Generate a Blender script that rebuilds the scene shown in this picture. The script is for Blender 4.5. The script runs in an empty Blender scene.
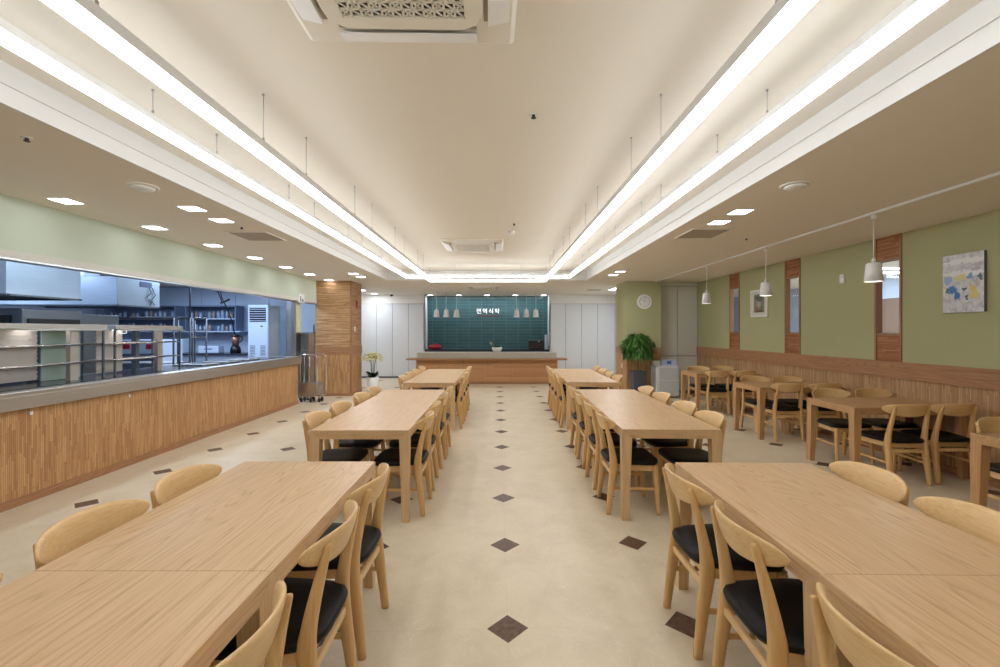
import bpy, math, random
from mathutils import Vector, Matrix
random.seed(7)
sc = bpy.context.scene
COL = sc.collection
PI = math.pi
H = 1.53            # eye height of the photographer
CEIL = 2.71         # low ceiling
HIGH = 2.93         # raised ceiling
XL, XR = -4.27, 4.87
YB = -3.2           # wall behind the camera

# ---------------------------------------------------------------- colours
def s2l(c):
    c /= 255.0
    return c/12.92 if c <= 0.04045 else ((c+0.055)/1.055)**2.4
def rgb(r, g, b): return (s2l(r), s2l(g), s2l(b), 1.0)

# ---------------------------------------------------------------- materials
def newmat(name):
    m = bpy.data.materials.new(name); m.use_nodes = True
    nt = m.node_tree; p = nt.nodes['Principled BSDF']
    return m, nt, p
def plain(name, col, rough=.5, metal=0.0, emit=None, estr=0, spec=None, noise=0.04, nscale=6, bump=0, bscale=60, aniso=0):
    m, nt, p = newmat(name)
    N, L = nt.nodes.new, nt.links.new
    p.inputs['Roughness'].default_value = rough
    p.inputs['Metallic'].default_value = metal
    if spec is not None: p.inputs['Specular IOR Level'].default_value = spec
    tc = N('ShaderNodeTexCoord'); nz = N('ShaderNodeTexNoise')
    nz.inputs['Scale'].default_value = nscale; nz.inputs['Detail'].default_value = 3
    L(tc.outputs['Object'], nz.inputs['Vector'])
    mx = N('ShaderNodeMix'); mx.data_type = 'RGBA'
    mx.inputs[6].default_value = (col[0]*(1-noise), col[1]*(1-noise), col[2]*(1-noise), 1)
    mx.inputs[7].default_value = (min(1, col[0]*(1+noise)), min(1, col[1]*(1+noise)), min(1, col[2]*(1+noise)), 1)
    L(nz.outputs['Fac'], mx.inputs[0]); L(mx.outputs[2], p.inputs['Base Color'])
    if bump:
        n2 = N('ShaderNodeTexNoise'); n2.inputs['Scale'].default_value = bscale; n2.inputs['Detail'].default_value = 2
        L(tc.outputs['Object'], n2.inputs['Vector'])
        b = N('ShaderNodeBump'); b.inputs['Strength'].default_value = bump; b.inputs['Distance'].default_value = .002
        L(n2.outputs['Fac'], b.inputs['Height']); L(b.outputs[0], p.inputs['Normal'])
    if emit:
        p.inputs['Emission Color'].default_value = emit; p.inputs['Emission Strength'].default_value = estr
    return m
def ramp(nt, pts):
    r = nt.nodes.new('ShaderNodeValToRGB'); e = r.color_ramp.elements
    e[0].position, e[0].color = pts[0]; e[1].position, e[1].color = pts[-1]
    for p, c in pts[1:-1]:
        x = e.new(p); x.color = c
    return r
def wood(name, dark, mid, light, axis='Y', rough=.42, grain=1.0, scale=1.0):
    """straight-grained timber: fine streaks plus broad cathedral figure, grain running along axis"""
    m, nt, p = newmat(name); N, L = nt.nodes.new, nt.links.new
    tc = N('ShaderNodeTexCoord'); oi = N('ShaderNodeObjectInfo')
    mul = N('ShaderNodeMath'); mul.operation = 'MULTIPLY'; mul.inputs[1].default_value = 13.0
    L(oi.outputs['Random'], mul.inputs[0])
    ad = N('ShaderNodeVectorMath'); ad.operation = 'ADD'
    L(tc.outputs['Object'], ad.inputs[0]); L(mul.outputs[0], ad.inputs[1])
    mp = N('ShaderNodeMapping')
    k = {'X': 0, 'Y': 1, 'Z': 2}[axis]
    s = [1*scale]*3; s[k] = .03*scale; mp.inputs['Scale'].default_value = s
    L(ad.outputs[0], mp.inputs['Vector'])
    n1 = N('ShaderNodeTexNoise'); n1.inputs['Scale'].default_value = 105; n1.inputs['Detail'].default_value = 5; n1.inputs['Roughness'].default_value = .6
    L(mp.outputs[0], n1.inputs['Vector'])
    mp2 = N('ShaderNodeMapping'); s2 = [1*scale]*3; s2[k] = .085*scale; mp2.inputs['Scale'].default_value = s2
    L(ad.outputs[0], mp2.inputs['Vector'])
    n2 = N('ShaderNodeTexNoise'); n2.inputs['Scale'].default_value = 3.6; n2.inputs['Detail'].default_value = 2; n2.inputs['Distortion'].default_value = .3
    L(mp2.outputs[0], n2.inputs['Vector'])
    m2 = N('ShaderNodeMath'); m2.operation = 'MULTIPLY'; m2.inputs[1].default_value = 70.0; L(n2.outputs['Fac'], m2.inputs[0])
    fr = N('ShaderNodeMath'); fr.operation = 'PINGPONG'; fr.inputs[1].default_value = 1.0; L(m2.outputs[0], fr.inputs[0])
    pw = N('ShaderNodeMath'); pw.operation = 'POWER'; pw.inputs[1].default_value = 3.5; L(fr.outputs[0], pw.inputs[0])
    mx = N('ShaderNodeMath'); mx.operation = 'MULTIPLY_ADD'; mx.inputs[1].default_value = -.26*grain; L(pw.outputs[0], mx.inputs[0]); L(n1.outputs['Fac'], mx.inputs[2])
    ad2 = N('ShaderNodeMath'); ad2.operation = 'ADD'; ad2.inputs[1].default_value = .10*grain; L(mx.outputs[0], ad2.inputs[0])
    r = ramp(nt, [(.22, dark), (.5, mid), (.75, light)]); L(ad2.outputs[0], r.inputs['Fac'])
    L(r.outputs['Color'], p.inputs['Base Color'])
    p.inputs['Roughness'].default_value = rough
    b = N('ShaderNodeBump'); b.inputs['Strength'].default_value = .12; b.inputs['Distance'].default_value = .001
    L(n1.outputs['Fac'], b.inputs['Height']); L(b.outputs[0], p.inputs['Normal'])
    return m
def strips(name, c1, c2, mort, vertical=True, length=.32, width=.017, rough=.5, msize=.0012, spec=.3):
    """narrow timber strips of staggered lengths; works on any upright face"""
    m, nt, p = newmat(name); N, L = nt.nodes.new, nt.links.new
    tc = N('ShaderNodeTexCoord'); sp = N('ShaderNodeSeparateXYZ'); L(tc.outputs['Object'], sp.inputs[0])
    a = N('ShaderNodeMath'); a.operation = 'ADD'; L(sp.outputs[0], a.inputs[0]); L(sp.outputs[1], a.inputs[1])
    cb = N('ShaderNodeCombineXYZ')
    if vertical: L(sp.outputs[2], cb.inputs[0]); L(a.outputs[0], cb.inputs[1])
    else: L(a.outputs[0], cb.inputs[0]); L(sp.outputs[2], cb.inputs[1])
    # stagger each strip by its own amount
    dv = N('ShaderNodeMath'); dv.operation = 'DIVIDE'; dv.inputs[1].default_value = width
    L(a.outputs[0] if vertical else sp.outputs[2], dv.inputs[0])
    fl = N('ShaderNodeMath'); fl.operation = 'FLOOR'; L(dv.outputs[0], fl.inputs[0])
    wn = N('ShaderNodeTexWhiteNoise'); wn.noise_dimensions = '1D'; L(fl.outputs[0], wn.inputs['W'])
    cb2 = N('ShaderNodeCombineXYZ'); L(wn.outputs['Value'], cb2.inputs[0])
    va = N('ShaderNodeVectorMath'); va.operation = 'ADD'; L(cb.outputs[0], va.inputs[0]); L(cb2.outputs[0], va.inputs[1])
    br = N('ShaderNodeTexBrick'); br.offset = 0; br.inputs['Scale'].default_value = 1
    br.inputs['Brick Width'].default_value = length; br.inputs['Row Height'].default_value = width
    br.inputs['Mortar Size'].default_value = msize; br.inputs['Mortar Smooth'].default_value = .3
    br.inputs['Color1'].default_value = c1; br.inputs['Color2'].default_value = c2; br.inputs['Mortar'].default_value = mort
    L(va.outputs[0], br.inputs['Vector'])
    mp = N('ShaderNodeMapping'); mp.inputs['Scale'].default_value = (8, 130, 1); L(va.outputs[0], mp.inputs['Vector'])
    nz = N('ShaderNodeTexNoise'); nz.inputs['Scale'].default_value = 1; nz.inputs['Detail'].default_value = 4; L(mp.outputs[0], nz.inputs['Vector'])
    hs = N('ShaderNodeHueSaturation'); L(br.outputs['Color'], hs.inputs['Color'])
    mr = N('ShaderNodeMapRange'); mr.inputs[3].default_value = .78; mr.inputs[4].default_value = 1.22; L(nz.outputs['Fac'], mr.inputs[0]); L(mr.outputs[0], hs.inputs['Value'])
    L(hs.outputs[0], p.inputs['Base Color'])
    b = N('ShaderNodeBump'); b.invert = True; b.inputs['Strength'].default_value = .6; b.inputs['Distance'].default_value = .003
    L(br.outputs['Fac'], b.inputs['Height']); L(b.outputs[0], p.inputs['Normal'])
    p.inputs['Roughness'].default_value = rough; p.inputs['Specular IOR Level'].default_value = spec
    return m
def steel(name, col, rough=.3):
    m, nt, p = newmat(name); N, L = nt.nodes.new, nt.links.new
    p.inputs['Metallic'].default_value = .95
    tc = N('ShaderNodeTexCoord'); mp = N('ShaderNodeMapping'); mp.inputs['Scale'].default_value = (1, 1, 60); L(tc.outputs['Object'], mp.inputs['Vector'])
    nz = N('ShaderNodeTexNoise'); nz.inputs['Scale'].default_value = 4; nz.inputs['Detail'].default_value = 4; L(mp.outputs[0], nz.inputs['Vector'])
    r = ramp(nt, [(.3, (col[0]*.86, col[1]*.86, col[2]*.86, 1)), (.7, col)]); L(nz.outputs['Fac'], r.inputs['Fac']); L(r.outputs['Color'], p.inputs['Base Color'])
    mr = N('ShaderNodeMapRange'); mr.inputs[3].default_value = rough*.85; mr.inputs[4].default_value = rough*1.2; L(nz.outputs['Fac'], mr.inputs[0]); L(mr.outputs[0], p.inputs['Roughness'])
    return m
def emitter(name, col, strength):
    m, nt, p = newmat(name)
    p.inputs['Base Color'].default_value = (.8, .8, .8, 1)
    p.inputs['Emission Color'].default_value = col; p.inputs['Emission Strength'].default_value = strength
    return m

M = {}
M['table'] = wood('ash_table', rgb(186, 146, 104), rgb(208, 171, 130), rgb(218, 184, 145), 'Y', .38)
M['table_x'] = wood('ash_edge', rgb(188, 146, 102), rgb(208, 170, 126), rgb(218, 182, 140), 'X', .42, .5)
M['table_z'] = wood('ash_leg', rgb(194, 154, 108), rgb(214, 178, 134), rgb(224, 190, 148), 'Z', .42, .5)
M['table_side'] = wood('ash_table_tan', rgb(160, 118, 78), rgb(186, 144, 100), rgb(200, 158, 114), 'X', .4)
M['chair_z'] = wood('beech_chair_leg', rgb(204, 158, 100), rgb(219, 176, 118), rgb(226, 186, 130), 'Z', .36, .3)
M['chair_x'] = wood('beech_chair_back', rgb(214, 172, 116), rgb(226, 188, 134), rgb(233, 198, 148), 'X', .33, .35)
M['pad'] = plain('black_leatherette', rgb(13, 13, 16), .5, spec=.28, bump=.15, bscale=300)
M['ceiling'] = plain('ceiling_paint', rgb(233, 226, 214), .9, noise=.01)
M['ceiling_high'] = plain('ceiling_paint_raised', rgb(234, 228, 216), .9, noise=.01)
M['cove'] = plain('cove_paint', rgb(222, 221, 219), .85, noise=.01)
M['white'] = plain('white_lacquer', rgb(236, 236, 234), .5, noise=.01)
M['white_metal'] = plain('white_metal', rgb(235, 235, 235), .4, noise=.01)
M['panel_gloss'] = plain('white_gloss_panel', rgb(222, 225, 230), .14, noise=.01)
M['panel_warm'] = plain('white_warm_panel', rgb(216, 214, 206), .4, noise=.01)
M['groove'] = plain('shadow_gap', rgb(120, 122, 126), .8)
M['green'] = plain('green_wallcovering', rgb(177, 176, 134), .75, noise=.03, nscale=3, bump=.2, bscale=220)
M['green_pale'] = plain('pale_green_paint', rgb(200, 210, 192), .7, noise=.015, nscale=2)
M['redwood'] = wood('reddish_rail', rgb(140, 96, 64), rgb(166, 120, 84), rgb(182, 138, 100), 'Y', .42, .6)
M['redwood_z'] = wood('reddish_stile', rgb(134, 92, 60), rgb(158, 112, 76), rgb(174, 128, 92), 'Z', .42, .6)
M['redwood_x'] = wood('reddish_rail_cross', rgb(140, 96, 64), rgb(166, 120, 84), rgb(182, 138, 100), 'X', .42, .6)
M['strip_counter'] = strips('vertical_strip_counter', rgb(212, 168, 120), rgb(176, 130, 86), rgb(136, 96, 60), True, .26, .016)
M['strip_wall'] = strips('vertical_strip_wall', rgb(200, 164, 124), rgb(166, 128, 90), rgb(120, 88, 60), True, .34, .018)
M['strip_h'] = strips('horizontal_strip', rgb(208, 168, 124), rgb(160, 118, 80), rgb(128, 92, 62), False, .30, .015)
M['strip_post'] = strips('horizontal_strip_post', rgb(186, 130, 88), rgb(146, 94, 62), rgb(96, 60, 40), False, .5, .02)
M['plank'] = strips('counter_planks', rgb(206, 158, 114), rgb(192, 140, 98), rgb(140, 96, 64), False, 2.2, .066, msize=.0022)
M['stone'] = plain('grey_beige_stone', rgb(196, 190, 180), .35, noise=.05, nscale=20)
M['dark_top'] = plain('dark_worktop', rgb(48, 50, 62), .2)
M['steel'] = steel('brushed_steel', (.56, .57, .58, 1), .3)
M['steel_warm'] = steel('counter_steel', (.60, .58, .56, 1), .34)
M['steel_blue'] = steel('hood_steel', (.46, .55, .68, 1), .34)
M['steel_blue'].node_tree.nodes['Principled BSDF'].inputs['Metallic'].default_value = .45
M['steel_dark'] = steel('dark_steel', (.2, .23, .28, 1), .35)
M['chrome'] = steel('chrome_tube', (.75, .75, .75, 1), .15)
M['rack_grey'] = plain('rack_grey', rgb(74, 80, 92), .45)
M['black'] = plain('black_plastic', rgb(20, 20, 24), .4)
M['grey'] = plain('mid_grey', rgb(110, 116, 124), .5)
M['kitchen_wall'] = plain('kitchen_wall_paint', rgb(176, 192, 216), .5, noise=.02)
M['kitchen_panel'] = plain('kitchen_panel_gloss', rgb(190, 206, 230), .25, noise=.02)
M['kitchen_floor'] = plain('kitchen_floor_tile', rgb(110, 80, 70), .5)
M['shelf_dark'] = plain('dark_blue_shelf', rgb(104, 120, 148), .45)
M['shutter'] = plain('pale_shutter', rgb(214, 208, 204), .45, noise=.03)
M['red'] = plain('red_plastic', rgb(170, 30, 44), .4, noise=.2, nscale=30)
M['clock_face'] = plain('clock_face', rgb(226, 226, 222), .5)
M['pot_white'] = plain('white_ceramic', rgb(238, 238, 236), .25)
M['pot_grey'] = plain('grey_planter', rgb(72, 76, 88), .5)
M['leaf'] = plain('green_leaf', rgb(62, 104, 36), .42, noise=.45, nscale=12)
M['leaf_dark'] = plain('dark_leaf', rgb(34, 58, 30), .35, noise=.3, nscale=14)
M['stem'] = plain('stem_green', rgb(110, 120, 60), .6)
M['bark'] = plain('bark', rgb(140, 118, 84), .8, noise=.2, nscale=40)
M['petal'] = plain('yellow_petal', rgb(246, 240, 186), .5, noise=.08, nscale=20)
M['soil'] = plain('soil', rgb(60, 44, 34), .95, noise=.3, nscale=40)
M['shade_white'] = plain('pendant_shade', rgb(238, 238, 240), .45, noise=.01)
M['vent'] = plain('vent_mesh', rgb(176, 164, 148), .7, noise=.05, nscale=90)
M['ac_white'] = plain('cassette_plastic', rgb(236, 232, 222), .5, noise=.01)
M['ac_dark'] = plain('cassette_dark', rgb(70, 66, 62), .8)
M['strip_light'] = emitter('linear_light_diffuser', (.915, .965, 1, 1), 10.5)
M['strip_up'] = emitter('linear_light_upper_glow', (.915, .965, 1, 1), 2.8)
M['down_light'] = emitter('downlight_diffuser', (.93, .96, 1, 1), 12.0)
M['bulb'] = emitter('pendant_bulb', (1, .93, .82, 1), 8.0)
M['under_lamp'] = emitter('warming_lamp', (1, .97, .92, 1), 3.5)
M['corr_light'] = emitter('corridor_tube', (.9, .95, 1, 1), 6.0)
M['letter'] = plain('white_letter', rgb(245, 245, 248), .4, emit=(1, 1, 1, 1), estr=.35)
M['letter_red'] = plain('dark_red_letter', rgb(110, 50, 66), .5)

def glass_mat(name, col, rough=0.02, alpha=.25):
    m, nt, p = newmat(name); N, L = nt.nodes.new, nt.links.new
    g = N('ShaderNodeBsdfGlossy'); geo = N('ShaderNodeLayerWeight'); geo.inputs['Blend'].default_value = .2; g.inputs['Roughness'].default_value = rough
    t = N('ShaderNodeBsdfTransparent'); t.inputs['Color'].default_value = col
    mx = N('ShaderNodeMixShader'); fn = N('ShaderNodeFresnel'); fn.inputs['IOR'].default_value = 1.45
    ad = N('ShaderNodeMath'); ad.operation = 'ADD'; ad.inputs[1].default_value = alpha; L(geo.outputs['Fresnel'], ad.inputs[0])
    L(ad.outputs[0], mx.inputs[0]); L(t.outputs[0], mx.inputs[1]); L(g.outputs[0], mx.inputs[2])
    L(mx.outputs[0], nt.nodes['Material Output'].inputs['Surface'])
    return m
M['glass'] = glass_mat('window_glass', (.92, .96, 1, 1), .02, .04)
M['glass_green'] = plain('green_tinted_screen', rgb(172, 196, 188), .25, noise=.03)
M['jar_glass'] = plain('storage_jar', rgb(140, 156, 182), .2, noise=.3, nscale=18)
M['jar_amber'] = plain('amber_jar', rgb(138, 122, 116), .3, noise=.3, nscale=18)

def floor_mat():
    m, nt, p = newmat('beige_stone_tile'); N, L = nt.nodes.new, nt.links.new
    tc = N('ShaderNodeTexCoord'); sp = N('ShaderNodeSeparateXYZ'); L(tc.outputs['Object'], sp.inputs[0])
    def mth(op, a, b=None, c=None):
        n = N('ShaderNodeMath'); n.operation = op
        for i, v in enumerate((a, b, c)):
            if v is None: continue
            if isinstance(v, (int, float)): n.inputs[i].default_value = v
            else: L(v, n.inputs[i])
        return n.outputs[0]
    X, Y = sp.outputs[0], sp.outputs[1]
    PX, PY = .925, .885
    u = mth('DIVIDE', mth('SUBTRACT', X, .05), PX)
    v = mth('DIVIDE', mth('SUBTRACT', mth('SUBTRACT', Y, 2.262), mth('MULTIPLY', X, .035)), PY)
    fu = mth('MULTIPLY', mth('ABSOLUTE', mth('SUBTRACT', u, mth('ROUND', u))), PX)
    fv = mth('MULTIPLY', mth('ABSOLUTE', mth('SUBTRACT', v, mth('ROUND', v))), PY)
    d = mth('ADD', fu, fv)
    dia = mth('LESS_THAN', d, .107)
    # joints between the big tiles
    jl = mth('MINIMUM', fu, fv); joint = mth('LESS_THAN', jl, .0014)
    n1 = N('ShaderNodeTexNoise'); n1.inputs['Scale'].default_value = 3.0; n1.inputs['Detail'].default_value = 7; n1.inputs['Roughness'].default_value = .65; n1.inputs['Distortion'].default_value = .6
    L(tc.outputs['Object'], n1.inputs['Vector'])
    base = ramp(nt, [(.3, rgb(212, 196, 170)), (.55, rgb(223, 208, 183)), (.8, rgb(230, 217, 194))]); L(n1.outputs['Fac'], base.inputs['Fac'])
    vo = N('ShaderNodeTexNoise'); vo.inputs['Scale'].default_value = 5.0; vo.inputs['Detail'].default_value = 5; vo.inputs['Distortion'].default_value = 2.4
    L(tc.outputs['Object'], vo.inputs['Vector'])
    vein = mth('LESS_THAN', mth('ABSOLUTE', mth('SUBTRACT', vo.outputs['Fac'], .5)), .006)
    mx = N('ShaderNodeMix'); mx.data_type = 'RGBA'; mx.inputs[7].default_value = rgb(238, 226, 204)
    L(mth('MULTIPLY', vein, .5), mx.inputs[0]); L(base.outputs['Color'], mx.inputs[6])
    mj = N('ShaderNodeMix'); mj.data_type = 'RGBA'; mj.inputs[7].default_value = rgb(196, 180, 154)
    L(mth('MULTIPLY', joint, .35), mj.inputs[0]); L(mx.outputs[2], mj.inputs[6])
    n3 = N('ShaderNodeTexNoise'); n3.inputs['Scale'].default_value = 40; n3.inputs['Detail'].default_value = 4; L(tc.outputs['Object'], n3.inputs['Vector'])
    dk = ramp(nt, [(.3, rgb(78, 54, 42)), (.7, rgb(116, 88, 70))]); L(n3.outputs['Fac'], dk.inputs['Fac'])
    md = N('ShaderNodeMix'); md.data_type = 'RGBA'; L(dia, md.inputs[0]); L(mj.outputs[2], md.inputs[6]); L(dk.outputs['Color'], md.inputs[7])
    L(md.outputs[2], p.inputs['Base Color'])
    mr = N('ShaderNodeMapRange'); mr.inputs[3].default_value = .30; mr.inputs[4].default_value = .42; L(n1.outputs['Fac'], mr.inputs[0]); L(mr.outputs[0], p.inputs['Roughness'])
    p.inputs['Specular IOR Level'].default_value = .4
    return m
M['floor'] = floor_mat()

def teal_mat():
    m, nt, p = newmat('teal_tile'); N, L = nt.nodes.new, nt.links.new
    tc = N('ShaderNodeTexCoord'); sp = N('ShaderNodeSeparateXYZ'); L(tc.outputs['Object'], sp.inputs[0])
    cb = N('ShaderNodeCombineXYZ')
    a = N('ShaderNodeMath'); a.operation = 'ADD'; a.inputs[1].default_value = .14; L(sp.outputs[0], a.inputs[0])
    L(a.outputs[0], cb.inputs[0]); L(sp.outputs[2], cb.inputs[1])
    br = N('ShaderNodeTexBrick'); br.offset = 0; br.inputs['Scale'].default_value = 1
    br.inputs['Brick Width'].default_value = .415; br.inputs['Row Height'].default_value = .105
    br.inputs['Mortar Size'].default_value = .005; br.inputs['Mortar Smooth'].default_value = .2
    br.inputs['Color1'].default_value = rgb(42, 80, 86); br.inputs['Color2'].default_value = rgb(50, 90, 96); br.inputs['Mortar'].default_value = rgb(92, 130, 136)
    L(cb.outputs[0], br.inputs['Vector']); L(br.outputs['Color'], p.inputs['Base Color'])
    b = N('ShaderNodeBump'); b.invert = True; b.inputs['Strength'].default_value = .5; b.inputs['Distance'].default_value = .003
    L(br.outputs['Fac'], b.inputs['Height']); L(b.outputs[0], p.inputs['Normal'])
    p.inputs['Roughness'].default_value = .22
    return m
M['teal'] = teal_mat()

def painting_mat(name, base, blobs, wob=.06, scale=7, streak=.5):
    """loose abstract painting; blobs = (y, z, radius_y, radius_z, colour) in object space"""
    m, nt, p = newmat(name); N, L = nt.nodes.new, nt.links.new
    tc = N('ShaderNodeTexCoord')
    nz = N('ShaderNodeTexNoise'); nz.inputs['Scale'].default_value = scale*2.2; nz.inputs['Detail'].default_value = 6; nz.inputs['Distortion'].default_value = .8
    L(tc.outputs['Object'], nz.inputs['Vector'])
    sub = N('ShaderNodeVectorMath'); sub.operation = 'SUBTRACT'; sub.inputs[1].default_value = (.5, .5, .5); L(nz.outputs['Color'], sub.inputs[0])
    scl = N('ShaderNodeVectorMath'); scl.operation = 'SCALE'; scl.inputs['Scale'].default_value = wob*3; L(sub.outputs[0], scl.inputs[0])
    pos = N('ShaderNodeVectorMath'); pos.operation = 'ADD'; L(tc.outputs['Object'], pos.inputs[0]); L(scl.outputs[0], pos.inputs[1])
    r = ramp(nt, base); L(nz.outputs['Fac'], r.inputs['Fac'])
    cur = r.outputs['Color']
    for (y, z, ry, rz, c) in blobs:
        s = N('ShaderNodeVectorMath'); s.operation = 'SUBTRACT'; s.inputs[1].default_value = (0, y, z); L(pos.outputs[0], s.inputs[0])
        d = N('ShaderNodeVectorMath'); d.operation = 'MULTIPLY'; d.inputs[1].default_value = (0, 1/ry, 1/rz); L(s.outputs[0], d.inputs[0])
        ln = N('ShaderNodeVectorMath'); ln.operation = 'LENGTH'; L(d.outputs[0], ln.inputs[0])
        mr = N('ShaderNodeMapRange'); mr.inputs[1].default_value = .75; mr.inputs[2].default_value = 1.05; mr.inputs[3].default_value = 1; mr.inputs[4].default_value = 0
        L(ln.outputs['Value'], mr.inputs[0])
        mx = N('ShaderNodeMix'); mx.data_type = 'RGBA'; mx.inputs[7].default_value = c
        L(mr.outputs[0], mx.inputs[0]); L(cur, mx.inputs[6]); cur = mx.outputs[2]
    L(cur, p.inputs['Base Color']); p.inputs['Roughness'].default_value = .45
    return m

# ---------------------------------------------------------------- mesh builder
class MB:
    def __init__(s): s.v = []; s.f = []; s.sm = []
    def add(s, vs, fs, smooth=False):
        o = len(s.v); s.v += [tuple(v) for v in vs]
        for f in fs: s.f.append(tuple(i+o for i in f)); s.sm.append(smooth)
        return s
    def box(s, x0, x1, y0, y1, z0, z1):
        if x0 > x1: x0, x1 = x1, x0
        if y0 > y1: y0, y1 = y1, y0
        if z0 > z1: z0, z1 = z1, z0
        return s.add([(x0,y0,z0),(x1,y0,z0),(x1,y1,z0),(x0,y1,z0),(x0,y0,z1),(x1,y0,z1),(x1,y1,z1),(x0,y1,z1)],
                     [(3,2,1,0),(4,5,6,7),(0,1,5,4),(1,2,6,5),(2,3,7,6),(3,0,4,7)])
    def rings(s, rings, cap0=True, cap1=True, smooth=True):
        n = len(rings[0]); vs = [p for r in rings for p in r]; fs = []
        for k in range(len(rings)-1):
            for i in range(n):
                j = (i+1) % n
                fs.append((k*n+i, k*n+j, (k+1)*n+j, (k+1)*n+i))
        s.add(vs, fs, smooth)
        o = len(s.v)-len(vs)
        if cap0: s.f.append(tuple(o+i for i in reversed(range(n)))); s.sm.append(False)
        if cap1: s.f.append(tuple(o+(len(rings)-1)*n+i for i in range(n))); s.sm.append(False)
        return s
    def lathe(s, prof, cx=0, cy=0, n=24, cap0=True, cap1=True, smooth=True):
        return s.rings([[(cx+r*math.cos(2*PI*i/n), cy+r*math.sin(2*PI*i/n), z) for i in range(n)] for r, z in prof], cap0, cap1, smooth)
    def tube(s, pts, r, n=8, cap=True):
        pts = [Vector(p) for p in pts]; rs = []
        up = None
        for k, p in enumerate(pts):
            t = (pts[min(k+1, len(pts)-1)]-pts[max(k-1, 0)]).normalized()
            if up is None:
                up = Vector((0,0,1)) if abs(t.z) < .9 else Vector((1,0,0))
            a = t.cross(up).normalized(); b = a.cross(t).normalized(); up = b
            rr = r[k] if isinstance(r, (list, tuple)) else r
            rs.append([tuple(p+a*rr*math.cos(2*PI*i/n)+b*rr*math.sin(2*PI*i/n)) for i in range(n)])
        return s.rings(rs, cap, cap)
    def bar(s, p, q, w, h, up=(0,0,1)):
        p, q = Vector(p), Vector(q); t = (q-p).normalized(); u = Vector(up)
        a = t.cross(u).normalized(); b = a.cross(t).normalized()
        c = [(-w/2,-h/2),(w/2,-h/2),(w/2,h/2),(-w/2,h/2)]
        return s.rings([[tuple(e+a*x+b*y) for x, y in c] for e in (p, q)], smooth=False)
    def build(s, name, mat, parent=None, bevel=0, seg=2, loc=None):
        me = bpy.data.meshes.new(name); me.from_pydata(s.v, [], s.f); me.update()
        for p, f in zip(me.polygons, s.sm): p.use_smooth = f
        o = bpy.data.objects.new(name, me); COL.objects.link(o)
        if mat is not None: me.materials.append(M[mat] if isinstance(mat, str) else mat)
        if parent is not None: o.parent = parent
        if loc: o.location = loc
        if bevel:
            b = o.modifiers.new('bevel', 'BEVEL'); b.width = bevel; b.segments = seg; b.limit_method = 'ANGLE'; b.angle_limit = math.radians(40)
        return o
def tag(o, label, cat, group=None, kind=None):
    if label: o['label'] = label
    if cat: o['category'] = cat
    if group: o['group'] = group
    if kind: o['kind'] = kind
    return o
def thing(name, label, cat, loc=(0,0,0), rz=0, group=None):
    o = bpy.data.objects.new(name, None); COL.objects.link(o); o.empty_display_size = .1
    o.location = loc; o.rotation_euler = (0,0,rz)
    return tag(o, label, cat, group)
def struct(name, mb, mat, parent=None, bevel=0):
    o = mb.build(name, mat, parent, bevel)
    if parent is None: o['kind'] = 'structure'
    return o
def sempty(name):
    o = bpy.data.objects.new(name, None); COL.objects.link(o); o['kind'] = 'structure'; return o
def children(o): return [c for c in KIDS.get(o.name, [])]
def dup(root, loc, rz, label, group=None):
    r = root.copy(); COL.objects.link(r); r.location = loc; r.rotation_euler = (0,0,rz)
    r['label'] = label
    if group: r['group'] = group
    for ch in list(root.children):
        c = ch.copy(); COL.objects.link(c); c.parent = r
        for g in list(ch.children):
            d = g.copy(); COL.objects.link(d); d.parent = c
    return r
ORD = ['first','second','third','fourth','fifth','sixth','seventh','eighth','ninth','tenth']

# ================================================================ SETTING
def slab(*a): return MB().box(*a)
struct('floor', slab(-4.9, 5.15, YB, 15.1, -.1, 0), 'floor')
struct('floor', slab(-10.7, -4.9, YB, 11.9, -.1, 0), 'kitchen_floor').name = 'floor.001'
# low ceiling round the raised tray
CX0, CX1, CY1, CY0 = -2.575, 2.06, 10.24, -2.6
mb = MB()
mb.box(-10.7, CX0, YB, 15.1, CEIL, CEIL+.3); mb.box(CX1, 5.15, YB, 15.1, CEIL, CEIL+.3)
mb.box(CX0, CX1, CY1, 15.1, CEIL, CEIL+.3); mb.box(CX0, CX1, YB, CY0, CEIL, CEIL+.3)
struct('ceiling', mb, 'ceiling')
struct('ceiling', slab(CX0-.2, CX1+.2, CY0-.2, CY1+.2, HIGH, HIGH+.1), 'ceiling_high')
# stepped white lining of the tray
mb = MB(); e = .004
for (z0, z1, t) in ((CEIL-.001, 2.81, .012), (2.81, 2.86, .022), (2.86, HIGH, .006)):
    mb.box(CX0-.002, CX0+t, CY0, CY1, z0, z1); mb.box(CX1-t, CX1+.002, CY0, CY1, z0, z1)
    mb.box(CX0+t, CX1-t, CY1-t, CY1+.002, z0, z1)
struct('trim_1', mb, 'cove')

# left side: fascia over the serving hatch
struct('wall_left', slab(XL-.12, XL, YB, 10.36, 2.235, CEIL), 'green_pale')
struct('trim_2', slab(XL-.14, XL+.012, YB, 10.36, 2.175, 2.235), 'panel_warm')
struct('trim_3', slab(XL-.13, XL-.0, YB, 10.36, 2.155, 2.175), 'steel')
struct('wall_left_hall', slab(-4.75, -4.6, 11.9, 14.3, 0, CEIL), 'panel_gloss')
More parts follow.
